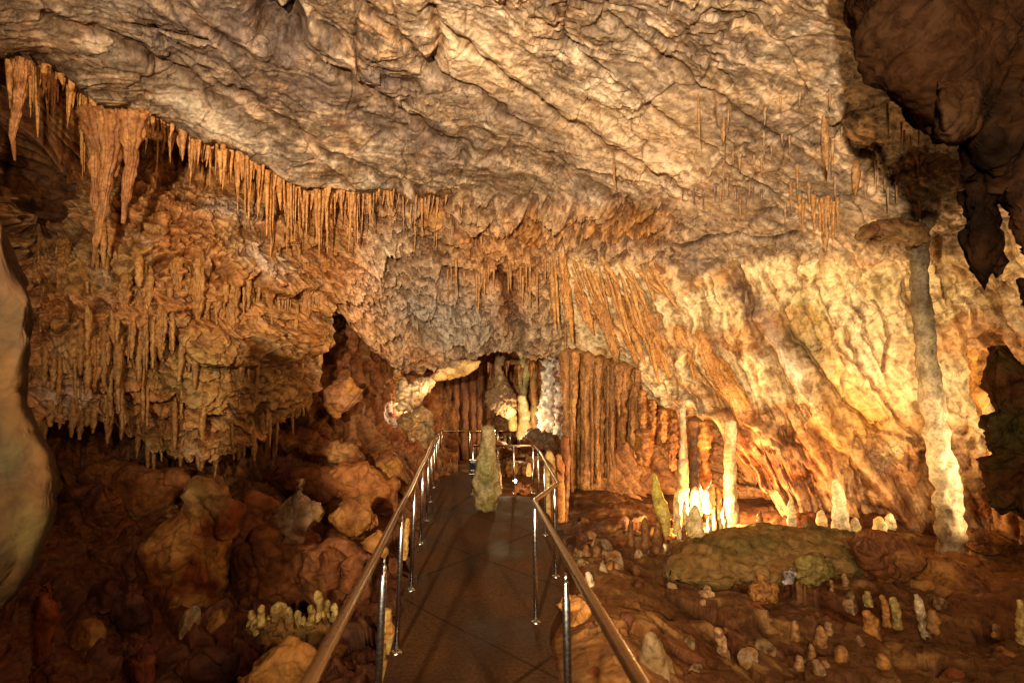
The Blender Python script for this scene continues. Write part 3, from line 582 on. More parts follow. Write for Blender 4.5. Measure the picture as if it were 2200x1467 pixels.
ya = np.concatenate([np.arange(-3, 10.0, .12), [10.0, 10.05, 10.2], np.arange(10.3, 19, .2)])
rx = pline(RE, ya); lx = np.where(ya < 15.6, xleft(ya), xleft(15.6) + (ya - 15.6) * .9)
nx = 26; tt = np.linspace(0, 1, nx)
X = lx[:, None] + (rx - lx)[:, None] * tt; Y = ya[:, None] + 0 * X
Z = zpath(ya)[:, None] + .006 * fbm(X * 2, Y * 2, 0 * X, 3)
top = np.stack([X, Y, Z], -1)
sideL = np.stack([X[:, 0], ya, Z[:, 0] - .22], -1); sideR = np.stack([X[:, -1], ya, Z[:, -1] - .22], -1)
V = np.concatenate([sideL[:, None], top, sideR[:, None]], 1)
o = obj('walkway', mesh_np('walkway', V, quads(*V.shape[:2]), None, False, M_PATH)); tag(o, kind='structure')

# ------------------------------------------------------------------ handrails
def tube(name, pts, r, mat, parent, ns=12, cap=True, smoothk=0):
    pts = [np.array(p, float) for p in pts]
    if smoothk:
        q = [pts[0]]
        for a, b_, c_ in zip(pts[:-2], pts[1:-1], pts[2:]):
            la = np.linalg.norm(b_ - a); lc = np.linalg.norm(c_ - b_); k = min(smoothk, la * .4, lc * .4)
            p1 = b_ + (a - b_) / la * k; p2 = b_ + (c_ - b_) / lc * k
            for u in np.linspace(0, 1, 6): q.append((1 - u) ** 2 * p1 + 2 * u * (1 - u) * b_ + u * u * p2)
        q.append(pts[-1]); pts = q
    C = np.array(pts); T = np.gradient(C, axis=0); T /= np.linalg.norm(T, axis=1)[:, None]
    up = np.array([0, 0, 1.0]) if abs(T[0][2]) < .9 else np.array([0, 1.0, 0])
    A = np.cross(T, up); A /= np.linalg.norm(A, axis=1)[:, None]; B = np.cross(T, A)
    th = np.linspace(0, 2 * math.pi, ns, endpoint=False)
    R = np.broadcast_to(np.asarray(r, float), (len(C),))
    P = C[:, None] + R[:, None, None] * (A[:, None] * np.cos(th)[None, :, None] + B[:, None] * np.sin(th)[None, :, None])
    off = np.array(parent.matrix_world.translation) if parent else 0
    off = WLOC.get(parent.name, np.zeros(3)) if parent else np.zeros(3)
    V = (P - off).reshape(-1, 3).tolist(); n = len(V); Q = quads(len(C), ns, True).tolist()
    Q += [list(range(ns))[::-1], list(range(n - ns, n))]
    me = bpy.data.meshes.new(name); me.from_pydata(V, [], Q); me.polygons.foreach_set('use_smooth', np.array([len(f) == 4 for f in Q], bool)); me.materials.append(mat)
    return obj(name, me, parent)
WLOC = {}
def empty(name, loc, label, cat, group=None):
    o = bpy.data.objects.new(name, None); COL.objects.link(o); o.location = loc; tag(o, label, cat, group); WLOC[o.name] = np.array(loc, float); return o
def post(parent, base, h=.97, r=.0205):
    """steel post with collar, pin and floor flange; vertices are in the parent's space"""
    b_ = np.array(base, float)
    p = tube('post', [b_, b_ + [0, 0, h - .10], b_ + [0, 0, h - .09], b_ + [0, 0, h - .02], b_ + [0, 0, h]], [r, r, r * .82, r * .62, r * .3], M_POST, parent)
    WLOC[p.name] = WLOC[parent.name]
    tube('base_flange', [b_ + [0, 0, -.01], b_ + [0, 0, .008], b_ + [0, 0, .016]], [.045, .045, .026], M_POST, p)
    tube('rail_pin', [b_ + [0, 0, h - .03], b_ + [0, 0, h + .03]], [.007, .007], M_POST, p, ns=8)
    return p
rl = empty('handrail', (lb[0][0], lb[0][1], float(zpath(lb[0][1]))), 'long bronze toned handrail on steel posts along the left edge of the walkway', 'handrail')
tops = []
posts = [np.array([xleft(.9) + .06, .9, float(zpath(.9))])] + [np.array([p[0], p[1], float(zpath(p[1]))]) for p in lb]
for p in posts: post(rl, p); tops.append(p + [-.045, 0, 1.005])
start = tops[0] + (tops[0] - tops[1]) * 1.2
end1 = at(1064, 928, 15.2); end1[2] = tops[-1][2]
tube('top_rail', [start] + tops + [end1], .0245, M_RAIL, rl, 14, smoothk=.12)
for px_ in (1008, 1063):
    e_ = at(px_, 994, 15.2); post(rl, [e_[0], e_[1], end1[2] - 1.005], r=.017)
rr_ = empty('handrail', (.26, 2.4, float(zpath(2.4))), 'handrail on the right of the walkway that kinks outwards and closes the path beyond', 'handrail')
c_r1 = np.array([.262, 2.45, float(zpath(2.45))]); c_r2 = at(1151, 1323, 4.12); c_C = at(1194, 1218, 5.25); c_m1 = at(1171, 1138, 6.9); c_m2 = at(1157, 1090, 8.6); c_B = at(1146, 1056, 10.0); c_A = at(1015, 1053, 9.9); c_s1 = at(1069, 1054, 9.95); c_s2 = at(1104, 1055, 9.97)
P_ = []
for q in (np.array([.34, .9, 0]), c_r1, c_r2, c_C, c_m1, c_m2, c_B, c_s2, c_s1, c_A):
    q = np.array([q[0], q[1], float(zpath(q[1]))]); P_.append(q); post(rr_, q, r=.0205 if q[1] < 8 else .018)
dtop = np.array([.045, 0, 1.005]); R_ = [p + dtop for p in P_]
R_[2] = P_[2] + [.0, .12, 1.005]
st = R_[0] + (R_[0] - R_[1]) * 1.2
tube('top_rail', [st] + R_[:6] + [P_[6] + [0, 0, 1.0], P_[9] + [0, 0, 1.0]], .0235, M_RAIL, rr_, 14, smoothk=.06)
# far barrier
fb = empty('handrail', at(1095, 982, 18), 'short thin far barrier rail in front of the lit passage formations', 'handrail')
for px_ in (1045, 1069, 1096, 1112):
    q = at(px_, 983, 17.6); post(fb, q, r=.018)
q0 = at(1040, 983, 17.6) + [0, 0, 1.0]; q1 = at(1113, 983, 17.6) + [0, 0, 1.0]
tube('top_rail', [q0, q1], .022, M_RAIL, fb)
tube('top_rail', [q0 - [0, 0, .25], q1 - [0, 0, .25]], .012, M_RAIL, fb)
# notice
M_BLK, nt, b = new_mat('sign_black'); b.inputs['Base Color'].default_value = (.012, .012, .014, 1); b.inputs['Roughness'].default_value = .4
nn_ = nt.nodes.new('ShaderNodeTexNoise'); nn_.inputs['Scale'].default_value = 30; rr2 = nt.nodes.new('ShaderNodeMapRange'); rr2.inputs[3].default_value = .75; rr2.inputs[4].default_value = .9; b.inputs['Specular IOR Level'].default_value = .1; nt.links.new(nn_.outputs['Fac'], rr2.inputs[0]); nt.links.new(rr2.outputs[0], b.inputs['Roughness'])
M_WHT, nt, b = new_mat('sign_lettering'); b.inputs['Base Color'].default_value = (.75, .74, .68, 1); b.inputs['Roughness'].default_value = .6
s0 = at(1008.5, 1017, 9.75); s1 = at(1044, 988, 9.75); cx_ = (s0[0] + s1[0]) / 2; cz_ = (s0[2] + s1[2]) / 2; wS = s1[0] - s0[0]; hS = s1[2] - s0[2]
sg = empty('notice_board', (cx_, s0[1] - .03, s0[2]), 'small black notice board with white lettering tied to the barrier post', 'notice')
def box(name, c, s, mat, parent, bev=.004):
    import bmesh
    bm = bmesh.new(); bmesh.ops.create_cube(bm, size=1)
    for v in bm.verts: v.co = (v.co.x * s[0] + c[0], v.co.y * s[1] + c[1], v.co.z * s[2] + c[2])
    bmesh.ops.bevel(bm, geom=bm.edges[:], offset=bev, segments=2, affect='EDGES')
    me = bpy.data.meshes.new(name); bm.to_mesh(me); bm.free(); me.materials.append(mat); return obj(name, me, parent)
box('board', (0, 0, hS / 2), (wS, .012, hS), M_BLK, sg)
box('frame', (0, .008, hS + .004), (wS + .01, .014, .008), M_RAIL, sg, .002); box('frame', (0, .008, -.004), (wS + .01, .014, .008), M_RAIL, sg, .002)
for line, zz, xx in (('VODALA A', .80, -.02), ('VENC', .62, .02), ('NII', .38, .02), ('TIT BAT', .15, -.05)):
    cu = bpy.data.curves.new('lettering', 'FONT'); cu.body = line; cu.size = hS * .2; cu.align_x = 'CENTER'; cu.extrude = .001
    t_ = bpy.data.objects.new('tmp', cu); COL.objects.link(t_); dg = bpy.context.evaluated_depsgraph_get(); me = bpy.data.meshes.new_from_object(t_.evaluated_get(dg)); bpy.data.objects.remove(t_)
    me.materials.clear(); me.materials.append(M_WHT); lt = obj('lettering', me, sg, (xx, -.0085, zz * hS)); lt.rotation_euler = (math.pi / 2, 0, 0)

# ------------------------------------------------------------------ stalagmites and columns
YEL = lin([214, 186, 110]); CRM2 = lin([236, 214, 170]); GRN = lin([122, 112, 62])
def stalagmite(pp, D, label, cat='stalagmite', name='stalagmite', group=None, **k):
    k.setdefault('ns', 16); k.setdefault('nr', 34); k.setdefault('amp', .16); k.setdefault('ring', .12); k.setdefault('col', CRM2 * .85); k.setdefault('col2', TAN)
    k.setdefault('seed', len(bpy.data.objects) % 97)
    o = pdrip(name, pp, D, **k); tag(o, label, cat, group); return o
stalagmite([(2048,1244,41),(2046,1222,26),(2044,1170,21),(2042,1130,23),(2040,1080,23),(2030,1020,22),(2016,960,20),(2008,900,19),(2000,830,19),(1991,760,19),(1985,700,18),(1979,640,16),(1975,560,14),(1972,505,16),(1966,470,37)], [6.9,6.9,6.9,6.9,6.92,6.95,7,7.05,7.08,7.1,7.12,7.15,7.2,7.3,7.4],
  'tall leaning knobbly column from floor to ceiling at the right', 'column', 'cave_column', grad=([0, .35, .55, .7, 1], [1.05, 1, .55, .32, .26]), ns=40, nr=170, amp=.24, ring=.22, col=lin([196,174,138]), col2=lin([150,124,90]), freq=5.5)  # upper part painted darker where the column stays unlit
stalagmite([(1046,1094,17),(1046,1084,23),(1044,1060,27),(1044,1035,27),(1046,1005,27),(1046,985,22),(1047,955,18),(1048,928,15),(1049,918,13)], 8.45,
  'green tinged stalagmite standing alone on the walkway beside the notice', ns=32, nr=70, amp=.22, ring=.05, col=lin([150,130,92]), col2=GRN, freq=5)
G = 'stalagmites around the hidden lamp'
stalagmite([(1470,1140,11),(1467,1062,12),(1468,1010,11),(1468,960,8),(1466,870,6)], 8.8, 'tall pale column thinning upwards, left end of the lit group', 'column', 'cave_column', ring=.1, nr=60)
stalagmite([(1573,1122,14),(1569,1060,13),(1568,1000,12),(1570,905,11)], 8.9, 'tall bright column at the right end of the lit group', 'column', 'cave_column', ring=.08, nr=60)
stalagmite([(1494,1080,13),(1494,935,12),(1492,900,14)], 9.7, 'dark ringed column behind the lit group', 'column', 'cave_column', col=lin([110,86,60]), col2=BRN, nr=50)
stalagmite([(1512,905,8),(1516,940,13),(1512,990,7),(1516,1030,12),(1511,1050,5)], 9.4, 'knobbly brown hanging growth among the lit group', 'stalactite', 'stalactite', amp=.4, col=ORG, col2=OCH, nr=50)
stalagmite([(1433,1150,8),(1425,1105,15),(1412,1062,12),(1405,1018,4)], 8.4, 'yellow green leaning stalagmite left of the lit group', col=lin([200,180,80]), col2=YEL, nr=44)
for (x_, b_, t_, h_, d_, lb_) in [(1454,1146,1055,7.5,8.35,'slim cream stalagmite left of the glowing one'), (1471,1140,1075,6,8.3,'thin cream stalagmite touching the foot of the left column'),
   (1494,1112,1046,12,8.9,'broad shouldered cream stalagmite just behind the glowing one'), (1493,1152,1086,16,8.2,'glowing white stalagmite, brightest of the lit group'),
   (1517,1100,1050,10,8.9,'cream stalagmite with a rounded head right of the glowing one'), (1541,1132,1045,10,9.1,'brown flat topped stalagmite inside the lit group'),
   (1537,1146,1086,6,8.4,'small knobbly cream stalagmite beside the brown flat topped one'), (1555,1138,1090,6,8.5,'small white stalagmite next to the right bright column'),
   (1483,1150,1118,6,8.1,'stubby glowing stalagmite left of the glowing one'), (1505,1152,1112,7,8.15,'stubby glowing stalagmite right of the glowing one'), (1524,1146,1108,5,8.3,'low cream knob in the lit group'), (1548,1142,1112,5,8.4,'low white stub in the lit group'), (1461,1158,1138,7,8.1,'tiny glowing knob at the left foot of the lit group'), (1530,1100,1040,8,9.1,'hooked cream stalagmite behind the lit group'),
   (1469,1160,1128,5,8.0,'short dark stalagmite in front of the lit group'),
   (1355,1180,1117,7,7.9,'thin brown stalagmite, left of three dark ones'), (1386,1176,1112,9,7.8,'straight brown stalagmite, middle of three dark ones'), (1413,1188,1122,10,7.7,'stout tan stalagmite, right of three dark ones'),
   (1633,1126,1098,6,8.2,'small pale stalagmite at the mouth of the dark hollow'), (1700,1128,1072,8,8.4,'pinkish stalagmite under the right wall ribs'), (1838,1140,1112,9,7.9,'short knobbly stalagmite right of the pale pillar'),
   (1890,1140,1110,12,8.0,'squat yellow stalagmite on the ledge, left of a pair'), (1913,1135,1103,10,8.1,'squat pale stalagmite on the ledge, right of a pair'), (1765,1128,1096,10,8.3,'small yellow stalagmite left of the pale pillar'),
   (1260,1218,1168,10,7.3,'brown round headed stump by the right handrail, left one'), (1283,1220,1156,9,7.2,'brown round headed stump by the right handrail, right one')]:
    dark = any(w in lb_ for w in ('brown', 'dark', 'tan'))
    stalagmite([(x_, b_, h_ * 1.1), (x_ + 1, (b_ * 2 + t_) / 3, h_), (x_ - 1, (b_ + t_ * 2) / 3, h_ * .85), (x_, t_ + 4, h_ * .55), (x_, t_, h_ * .25)], d_, lb_, col=(OCH * .5 if dark else CRM2), col2=(BRN if dark else YEL), group=G if 1440 < x_ < 1560 else None)
stalagmite([(1808,1150,18),(1806,1110,15),(1803,1070,13),(1797,1045,9),(1794,1030,4)], 7.9, 'pale stalagmite pillar standing on the ledge before the ribbed wall', nr=44, ns=22)
stalagmite([(2150,1148,9),(2143,1090,9),(2136,1030,8),(2130,960,10)], 7.3, 'slender tan column by the right edge, left of a pair', 'column', 'cave_column', col=OCH, nr=40)
stalagmite([(2170,1152,15),(2168,1110,13),(2164,1074,9)], 7.2, 'thick tan stump by the right edge, right of a pair', col=OCH)
# near floor, right
for (pp, d_, lb_, c_) in [([(1992,1372,9),(1985,1345,8),(1976,1310,9),(1972,1285,7),(1968,1278,4)], 5.0, 'curved white stalagmite lit along its right side', CRM2), ([(1928,1350,9),(1924,1310,8),(1918,1285,6)], 5.1, 'slim stalagmite left of the curved white one', YEL * .8),
   ([(1905,1345,7),(1902,1300,6),(1895,1280,5)], 5.15, 'thin stalagmite third from the curved white one', OCH), ([(1876,1375,14),(1872,1340,14),(1862,1315,8)], 4.9, 'stout round headed stalagmite before the thin ones', OCH),
   ([(1866,1300,9),(1862,1272,6)], 5.4, 'small knob behind the stout stalagmite', YEL * .8), ([(1272,1268,12),(1266,1245,9),(1262,1230,5)], 5.6, 'white knob beside the right handrail', CRM2),
   ([(1415,1500,48),(1408,1440,38),(1402,1395,24),(1396,1362,12)], 3.45, 'broad grey topped stalagmite on the mound beside the handrail', lin([170,140,96])),
   ([(1815,1455,18),(1812,1425,16),(1806,1392,10)], 4.2, 'rounded tan stalagmite low on the right floor', OCH * .8), ([(1770,1467,14),(1760,1440,12),(1752,1420,7)], 4.0, 'low grey tan stump near the bottom edge', TAN * .7),
   ([(1556,1425,14),(1552,1395,13),(1545,1365,10),(1542,1352,9)], 4.3, 'flat topped broken stalagmite standing in the rubble', TAN), ([(1648,1300,13),(1645,1270,14),(1642,1248,9)], 5.9, 'pale double headed stump behind the rubble', TAN),
   ([(2196,1380,10),(2194,1330,8),(2192,1290,5)], 4.4, 'pale stalagmite at the extreme right edge', YEL)]:
    stalagmite(pp, d_, lb_, col=c_, col2=c_ * .7, amp=.25, ns=20)
# passage formations
stalagmite([(1132,940,20),(1129,915,18),(1127,890,14),(1122,870,10),(1121,850,7)], 17.0, 'brilliant cream stalagmite deep in the passage', amp=.3, ring=.2, ns=24, nr=60)
stalagmite([(1122,860,7),(1124,840,10),(1126,815,11),(1128,790,10),(1128,750,14)], 18.2, 'knobbly grey column above the brilliant stalagmite', 'column', 'cave_column', amp=.4, col=lin([190,180,130]), col2=GRN)
stalagmite([(1185,955,16),(1180,925,18),(1176,890,17),(1178,850,15),(1180,810,14),(1186,760,20)], 15.5, 'whitish coral textured column left of the brown wall', 'column', 'cave_column', amp=.4, ring=.15, ns=30, nr=90, col=lin([206,200,190]), col2=lin([150,130,110]), freq=7)
stalagmite([(1200,950,9),(1203,900,11),(1206,850,12),(1204,760,14)], 15.2, 'white speckled column touching the brown wall', 'column', 'cave_column', amp=.45, ns=24, nr=80, col=lin([196,190,182]), col2=BRN, freq=8)
stalagmite([(1152,925,10),(1150,880,9),(1147,820,8),(1146,750,12)], 16.3, 'dark olive column between bright stalagmite and white column', 'column', 'cave_column', col=lin([120,100,50]), col2=BRN, nr=50)
stalagmite([(1103,925,9),(1101,895,9),(1098,870,12)], 16.4, 'green grey column left of the brilliant stalagmite', 'column', 'cave_column', col=lin([140,130,80]), col2=GRN)
stalagmite([(1137,1022,6.5),(1137,1008,6),(1137,995,3)], 10.9, 'small glowing yellow stalagmite near the ground lamp', col=YEL)
stalagmite([(1182,1112,12),(1182,1060,11),(1181,1010,12),(1180,980,11),(1180,970,6)], 8.3, 'smooth ochre pillar behind the right handrail posts', col=OCH, col2=YEL * .8, nr=50)
stalagmite([(1205,1120,9),(1204,1050,9),(1202,1000,10),(1200,978,6)], 8.8, 'orange pillar touching the brown wall', col=ORG, col2=OCH)
stalagmite([(1208,1120,13),(1212,1040,12),(1216,980,10),(1214,940,8)], 9.2, 'dark brown broken pillar by the handrail corner', col=BRN, col2=ORG * .6)
stalagmite([(1072,1050,7),(1070,1015,6),(1068,985,4)], 10.4, 'small tan stalagmite right of the green tinged one', col=TAN * .7)
for i, (x_, t_, b_) in enumerate([(1046,916,935),(1056,918,955),(1072,938,970),(1085,935,965)]):
    stalagmite([(x_, b_, 5), (x_, t_, 3)], 18.6, 'small lit dripstone stub far behind the barrier', group='lit stubs behind the far barrier', ns=10, nr=14, col=YEL)
rc_ = np.random.default_rng(41)
for i in range(34):
    x_ = 1216 + i * 4.8 + rc_.uniform(-4, 4); h_ = rc_.uniform(2.5, 7) if i % 5 else 11; hang = rc_.uniform() < (.4 if x_ < 1305 else .85); b_ = rc_.uniform(880, 1010) if hang else rc_.uniform(1066, 1092)
    ty_ = 765 + .30 * max(0, x_ - 1240)
    pr = [(x_ + 3, b_, h_ * (.25 if hang else 1.5)), (x_ + rc_.uniform(-2, 2), b_ - 50, h_ * .9), (x_ + rc_.uniform(-3, 3), (b_ + ty_) / 2, h_ * rc_.uniform(.7, 1.15)), (x_ + rc_.uniform(-3, 3), ty_ + 50, h_ * rc_.uniform(.8, 1.3)), (x_ + 2, ty_ - 8, h_ * 1.7)]
    stalagmite(pr, 11.9 - .5 * hang * rc_.uniform() + rc_.uniform(-.35, .4), 'brown fluted dripstone of the curtain right of the passage', 'column', 'cave_column', group='fluted dripstone right of the passage', ns=26, nr=70, amp=.34, ring=.07, fl=.13, nfl=int(rc_.integers(4, 9)), col=lin([176,128,74]) * rc_.uniform(.55, 1.1), col2=lin([128,86,46]), freq=5)
for i, (x_, t_, b_, h_) in enumerate([(945,800,1000,8),(962,796,992,9),(980,800,990,8),(998,800,985,9),(1016,802,980,8),(1030,815,975,7)]):
    stalagmite([(x_, b_, h_ * 1.3), (x_, (t_ + b_) / 2, h_), (x_ + 1, t_ - 30, h_ * 1.2)], 17.0, 'dark brown column of the curtain at the back of the passage', 'column', 'cave_column', group='brown columns at the back of the passage', ns=18, nr=50, amp=.25, ring=.04, fl=.14, nfl=5, col=lin([128,80,42]), col2=lin([96,58,30]))
for i, (x_, t_, b_, h_) in enumerate([(1380,840,940,8),(1402,860,935,7),(1384,925,1000,17),(1425,880,950,9),(1445,900,1010,10)]):
    stalagmite([(x_, b_, h_ * .6), (x_, (t_ + b_) / 2, h_), (x_, t_, h_ * .9)], 11.2, ['lumpy hanging dripstone left of the lit group','short hanging dripstone under the overhang','bulbous brown coral textured hanging mass','grey hanging stub under the overhang','long grey hanging stub beside the left lit column'][i], 'stalactite', 'stalactite', amp=.5, col=OCH * .8, col2=BRN, ns=22, nr=40, freq=6)
rq = np.random.default_rng(19)
for i in range(13):
    x_ = rq.uniform(1380, 2180); b_ = rq.uniform(1235, 1440); z_ = -.35 - .1 * rq.uniform()
    sl = SP - (b_ - CY) / 1000 * CP; d_ = (z_ - 1.6) / sl; hh = rq.uniform(.06, .18) * 1000 / d_; h_ = rq.uniform(.025, .05) * 1000 / d_
    stalagmite([(x_, b_ + 12, h_ * 1.2), (x_ + 2, b_ - hh * .4, h_), (x_ - 1, b_ - hh * .8, h_ * .8), (x_, b_ - hh, h_ * .4)], d_, 'small rounded stalagmite among the rubble of the right floor', group='small rounded stalagmites of the right floor', ns=14, nr=18, amp=.3, col=OCH * rq.uniform(.6, 1), col2=TAN * .7)
# ground lamp
M_GLOW, nt, b = new_mat('lamp_glass'); b.inputs['Base Color'].default_value = (.9, .85, .7, 1); b.inputs['Emission Color'].default_value = (1, .86, .6, 1); b.inputs['Emission Strength'].default_value = 30
gl = empty('ground_lamp', at(1106, 1042, 10.3), 'small lit ground lamp on the rocks beyond the barrier', 'lamp')
p0 = at(1106, 1042, 10.3)
tube('lamp_body', [p0, p0 + [0, .01, .06], p0 + [0, .0, .07]], [.05, .045, .03], M_BLK, gl); tube('lens', [p0 + [0, -.005, .055], p0 + [0, -.03, .10], p0 + [0, -.04, .13]], [.03, .045, .02], M_GLOW, gl)

# ------------------------------------------------------------------ named rocks
def rock(outline, D, label, cat='boulder', name='boulder', group=None, **k):
    k.setdefault('seed', len(bpy.data.objects) % 83); o = star_rock(name, outline, D, **k); tag(o, label, cat, group); return o
rock([(-120,430),(0,468),(22,520),(42,575),(72,620),(82,690),(66,780),(68,870),(92,930),(124,975),(132,1040),(116,1130),(82,1215),(42,1285),(0,1316),(-120,1330),(-200,900)], 1.9, 'big smooth pale rock close to the camera at the left edge', 'rock', 'foreground_rock',
  thick=.16, centre=(-30, 900), amp=.09, cell=.6, nth=160, nr=60, col=lin([58,37,15]), col2=lin([44,30,11]), mat=M_SMOOTH, blobs=[(15,985,45,50,lin([40,34,18]),.8),(60,640,16,90,lin([60,38,20]),.6),(60,1150,50,60,lin([76,68,34]),.5)])
DK = lin([96,56,40]); DK2 = lin([66,36,30]); NB_ = lin([40,25,15]); NB2 = lin([17,11,7])  # last two colours hold the darkness of the unlit upper right corner
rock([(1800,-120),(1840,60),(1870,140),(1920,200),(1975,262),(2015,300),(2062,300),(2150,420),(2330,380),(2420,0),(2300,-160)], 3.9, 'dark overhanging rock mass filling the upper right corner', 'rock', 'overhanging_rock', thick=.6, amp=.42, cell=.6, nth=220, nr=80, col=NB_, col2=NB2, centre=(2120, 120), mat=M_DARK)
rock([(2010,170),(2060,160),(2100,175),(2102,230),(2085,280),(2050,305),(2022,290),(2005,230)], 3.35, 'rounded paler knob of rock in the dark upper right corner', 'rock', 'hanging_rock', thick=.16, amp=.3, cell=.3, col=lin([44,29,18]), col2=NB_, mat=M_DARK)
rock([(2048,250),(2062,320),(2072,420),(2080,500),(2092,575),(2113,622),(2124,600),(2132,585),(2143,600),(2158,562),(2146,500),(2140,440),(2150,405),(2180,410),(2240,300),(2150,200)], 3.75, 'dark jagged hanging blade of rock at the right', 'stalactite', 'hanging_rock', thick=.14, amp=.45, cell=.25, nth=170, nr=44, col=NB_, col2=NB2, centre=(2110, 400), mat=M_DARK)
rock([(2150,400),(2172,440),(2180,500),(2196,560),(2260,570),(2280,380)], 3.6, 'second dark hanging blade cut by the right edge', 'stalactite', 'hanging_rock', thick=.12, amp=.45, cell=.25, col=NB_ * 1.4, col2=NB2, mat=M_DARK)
rock([(2188,600),(2194,655),(2240,680),(2260,590)], 3.6, 'tip of dark rock poking in at the right edge', 'rock', 'hanging_rock', thick=.1, amp=.4, cell=.2, col=NB_, col2=NB2, mat=M_DARK, nth=60, nr=20)
rock([(2138,744),(2152,746),(2166,772),(2200,806),(2280,830),(2330,1000),(2300,1160),(2215,1150),(2186,1078),(2150,1095),(2118,1062),(2128,1010),(2108,955),(2132,890),(2124,830),(2128,770)], 5.3, 'dark mossy shape standing in for a cast shadow at the right edge', 'rock', 'dark_rock_and_shadow', thick=.22, amp=.6, cell=.35, nth=150, nr=40, mat=M_DARK, col=lin([66,40,22]), col2=lin([50,42,20]), centre=(2200, 960))  # solid shape put in for the shadow lying on the wall
rock([(2082,740),(2110,718),(2150,722),(2145,790),(2130,840),(2112,900),(2096,860),(2092,800)], 7.3, 'hanging tan drapery left of the dark shadow shape', 'drapery', 'flowstone_drapery', thick=.16, amp=.4, cell=.3, col=OCH, col2=TAN, flute=.05)
rock([(1838,512),(1846,490),(1876,477),(1930,472),(1995,484),(2000,510),(1975,530),(1950,520),(1925,516),(1890,512),(1862,524)], 7.1, 'curved brown rock shelf joining the top of the tall column', 'rock', 'rock_shelf', thick=.45, amp=.4, cell=.3, col=lin([130,100,60]), col2=BRN * .8)
rock([(1418,1240),(1448,1202),(1490,1166),(1560,1142),(1630,1118),(1700,1126),(1800,1140),(1880,1146),(1955,1166),(1972,1190),(1900,1222),(1810,1206),(1740,1232),(1650,1254),(1560,1264),(1470,1262)], 6.8, 'long flat green tinged slab below the lit stalagmites', 'rock slab', 'rock_slab', thick=.42, tilt=(0, -1.2), amp=.36, cell=.7, nth=190, nr=44, col=lin([136,104,58]), col2=lin([98,84,40]), centre=(1690, 1195))
rock([(1845,1150),(1900,1148),(1950,1170),(1968,1200),(1940,1240),(1890,1262),(1862,1215),(1838,1180)], 6.3, 'ribbed brown rock below the tall column', 'rock', 'ribbed_rock', thick=.3, amp=.5, cell=.3, col=OCH * .7, col2=BRN, flute=.06)
rock([(1940,1262),(1975,1222),(2000,1200),(2045,1190),(2095,1205),(2140,1250),(2190,1290),(2100,1300),(2010,1285)], 6.55, 'ochre mound of rock carrying the tall column', 'rock', 'rock_mound', thick=.5, tilt=(0, -.8), amp=.5, cell=.5, col=OCH * .75, col2=BRN)
rock([(2060,1130),(2130,1145),(2175,1165),(2172,1195),(2120,1190),(2070,1165)], 7.2, 'brown shelf right of the tall column foot', 'rock', 'rock_shelf', thick=.3, amp=.5, cell=.3, col=BRN, col2=OCH * .6)
for ol, d_, lb_, c_ in [([(1716,1205),(1740,1190),(1768,1196),(1782,1225),(1768,1258),(1735,1262),(1712,1240)], 6.0, 'rounded yellow green boulder below the green slab', lin([150,130,70])), ([(1682,1232),(1700,1220),(1712,1236),(1702,1254),(1684,1252)], 6.0, 'small bluish white stone beside the yellow green boulder', lin([190,180,180])),
   ([(1504,1272),(1520,1262),(1532,1280),(1520,1298),(1502,1294)], 5.6, 'pale squarish stone at the left of the rubble', TAN), ([(1270,1330),(1240,1345),(1200,1300),(1215,1275),(1260,1290)], 4.4, 'flat tan rock leaning at the walkway edge', OCH),
   ([(1605,1255),(1640,1242),(1668,1262),(1660,1290),(1620,1292)], 5.8, 'yellowish boulder left of the dark hollow', OCH)]:
    rock(ol, d_, lb_, thick=.14, amp=.7, cell=.22, col=c_, col2=c_ * .65, nth=60, nr=22)
# hanging things in the passage
rock([(1042,842),(1060,826),(1066,800),(1066,758),(1080,758),(1084,800),(1112,860),(1108,885),(1092,903),(1075,895),(1052,880),(1038,862)], 15.8, 'grey hanging boulder in the passage mouth', 'rock', 'hanging_rock', thick=.35, amp=.45, centre=(1074, 850), cell=.5, col=lin([140,116,88]), col2=lin([110,86,58]))
rock([(914,826),(932,800),(955,784),(985,775),(1036,774),(1034,792),(1004,801),(975,808),(945,816)], 13.2, 'cream smooth slab under the arch', 'rock slab', 'rock_slab', thick=.35, amp=.5, cell=.4, centre=(972, 795), col=lin([226,192,130]), col2=lin([200,160,100]))
rock([(852,850),(868,822),(905,812),(935,818),(920,842),(900,865),(880,880),(860,872)], 13.0, 'jagged grey rock under the arch, left of the cream slab', 'rock', 'hanging_rock', thick=.3, amp=1.0, cell=.35, col=lin([230,205,165]), col2=lin([150,120,90]))
rock([(850,798),(866,800),(872,818),(868,858),(860,868),(853,840)], 13.5, 'narrow craggy lit rock left of the arch', 'rock', 'craggy_rock', thick=.2, amp=1.2, cell=.2, col=lin([230,200,150]), col2=OCH)
rock([(884,905),(898,892),(902,915),(896,950),(886,975),(876,960),(874,930)], 13.1, 'jagged lit rock tip beside the grey brown boulder', 'rock', 'craggy_rock', thick=.2, amp=1.2, cell=.2, col=lin([230,200,150]), col2=OCH)
for ol, d_, lb_ in [([(1060,1000),(1085,985),(1110,995),(1115,1025),(1080,1040),(1058,1030)], 12.5, 'dull brown boulder beyond the barrier, left of the ground lamp'), ([(1112,1000),(1140,990),(1165,1000),(1160,1040),(1120,1045)], 12.8, 'brown boulder behind the small glowing stalagmite'), ([(1040,960),(1075,955),(1100,968),(1090,990),(1045,990)], 14.8, 'dark flat boulder below the far barrier'), ([(1110,1042),(1140,1036),(1150,1058),(1125,1066),(1105,1058)], 11.0, 'low stone beside the ground lamp')]:
    rock(ol, d_, lb_, thick=.35, amp=.9, cell=.35, col=BRN * 1.3, col2=lin([130,100,64]), nth=70, nr=24)
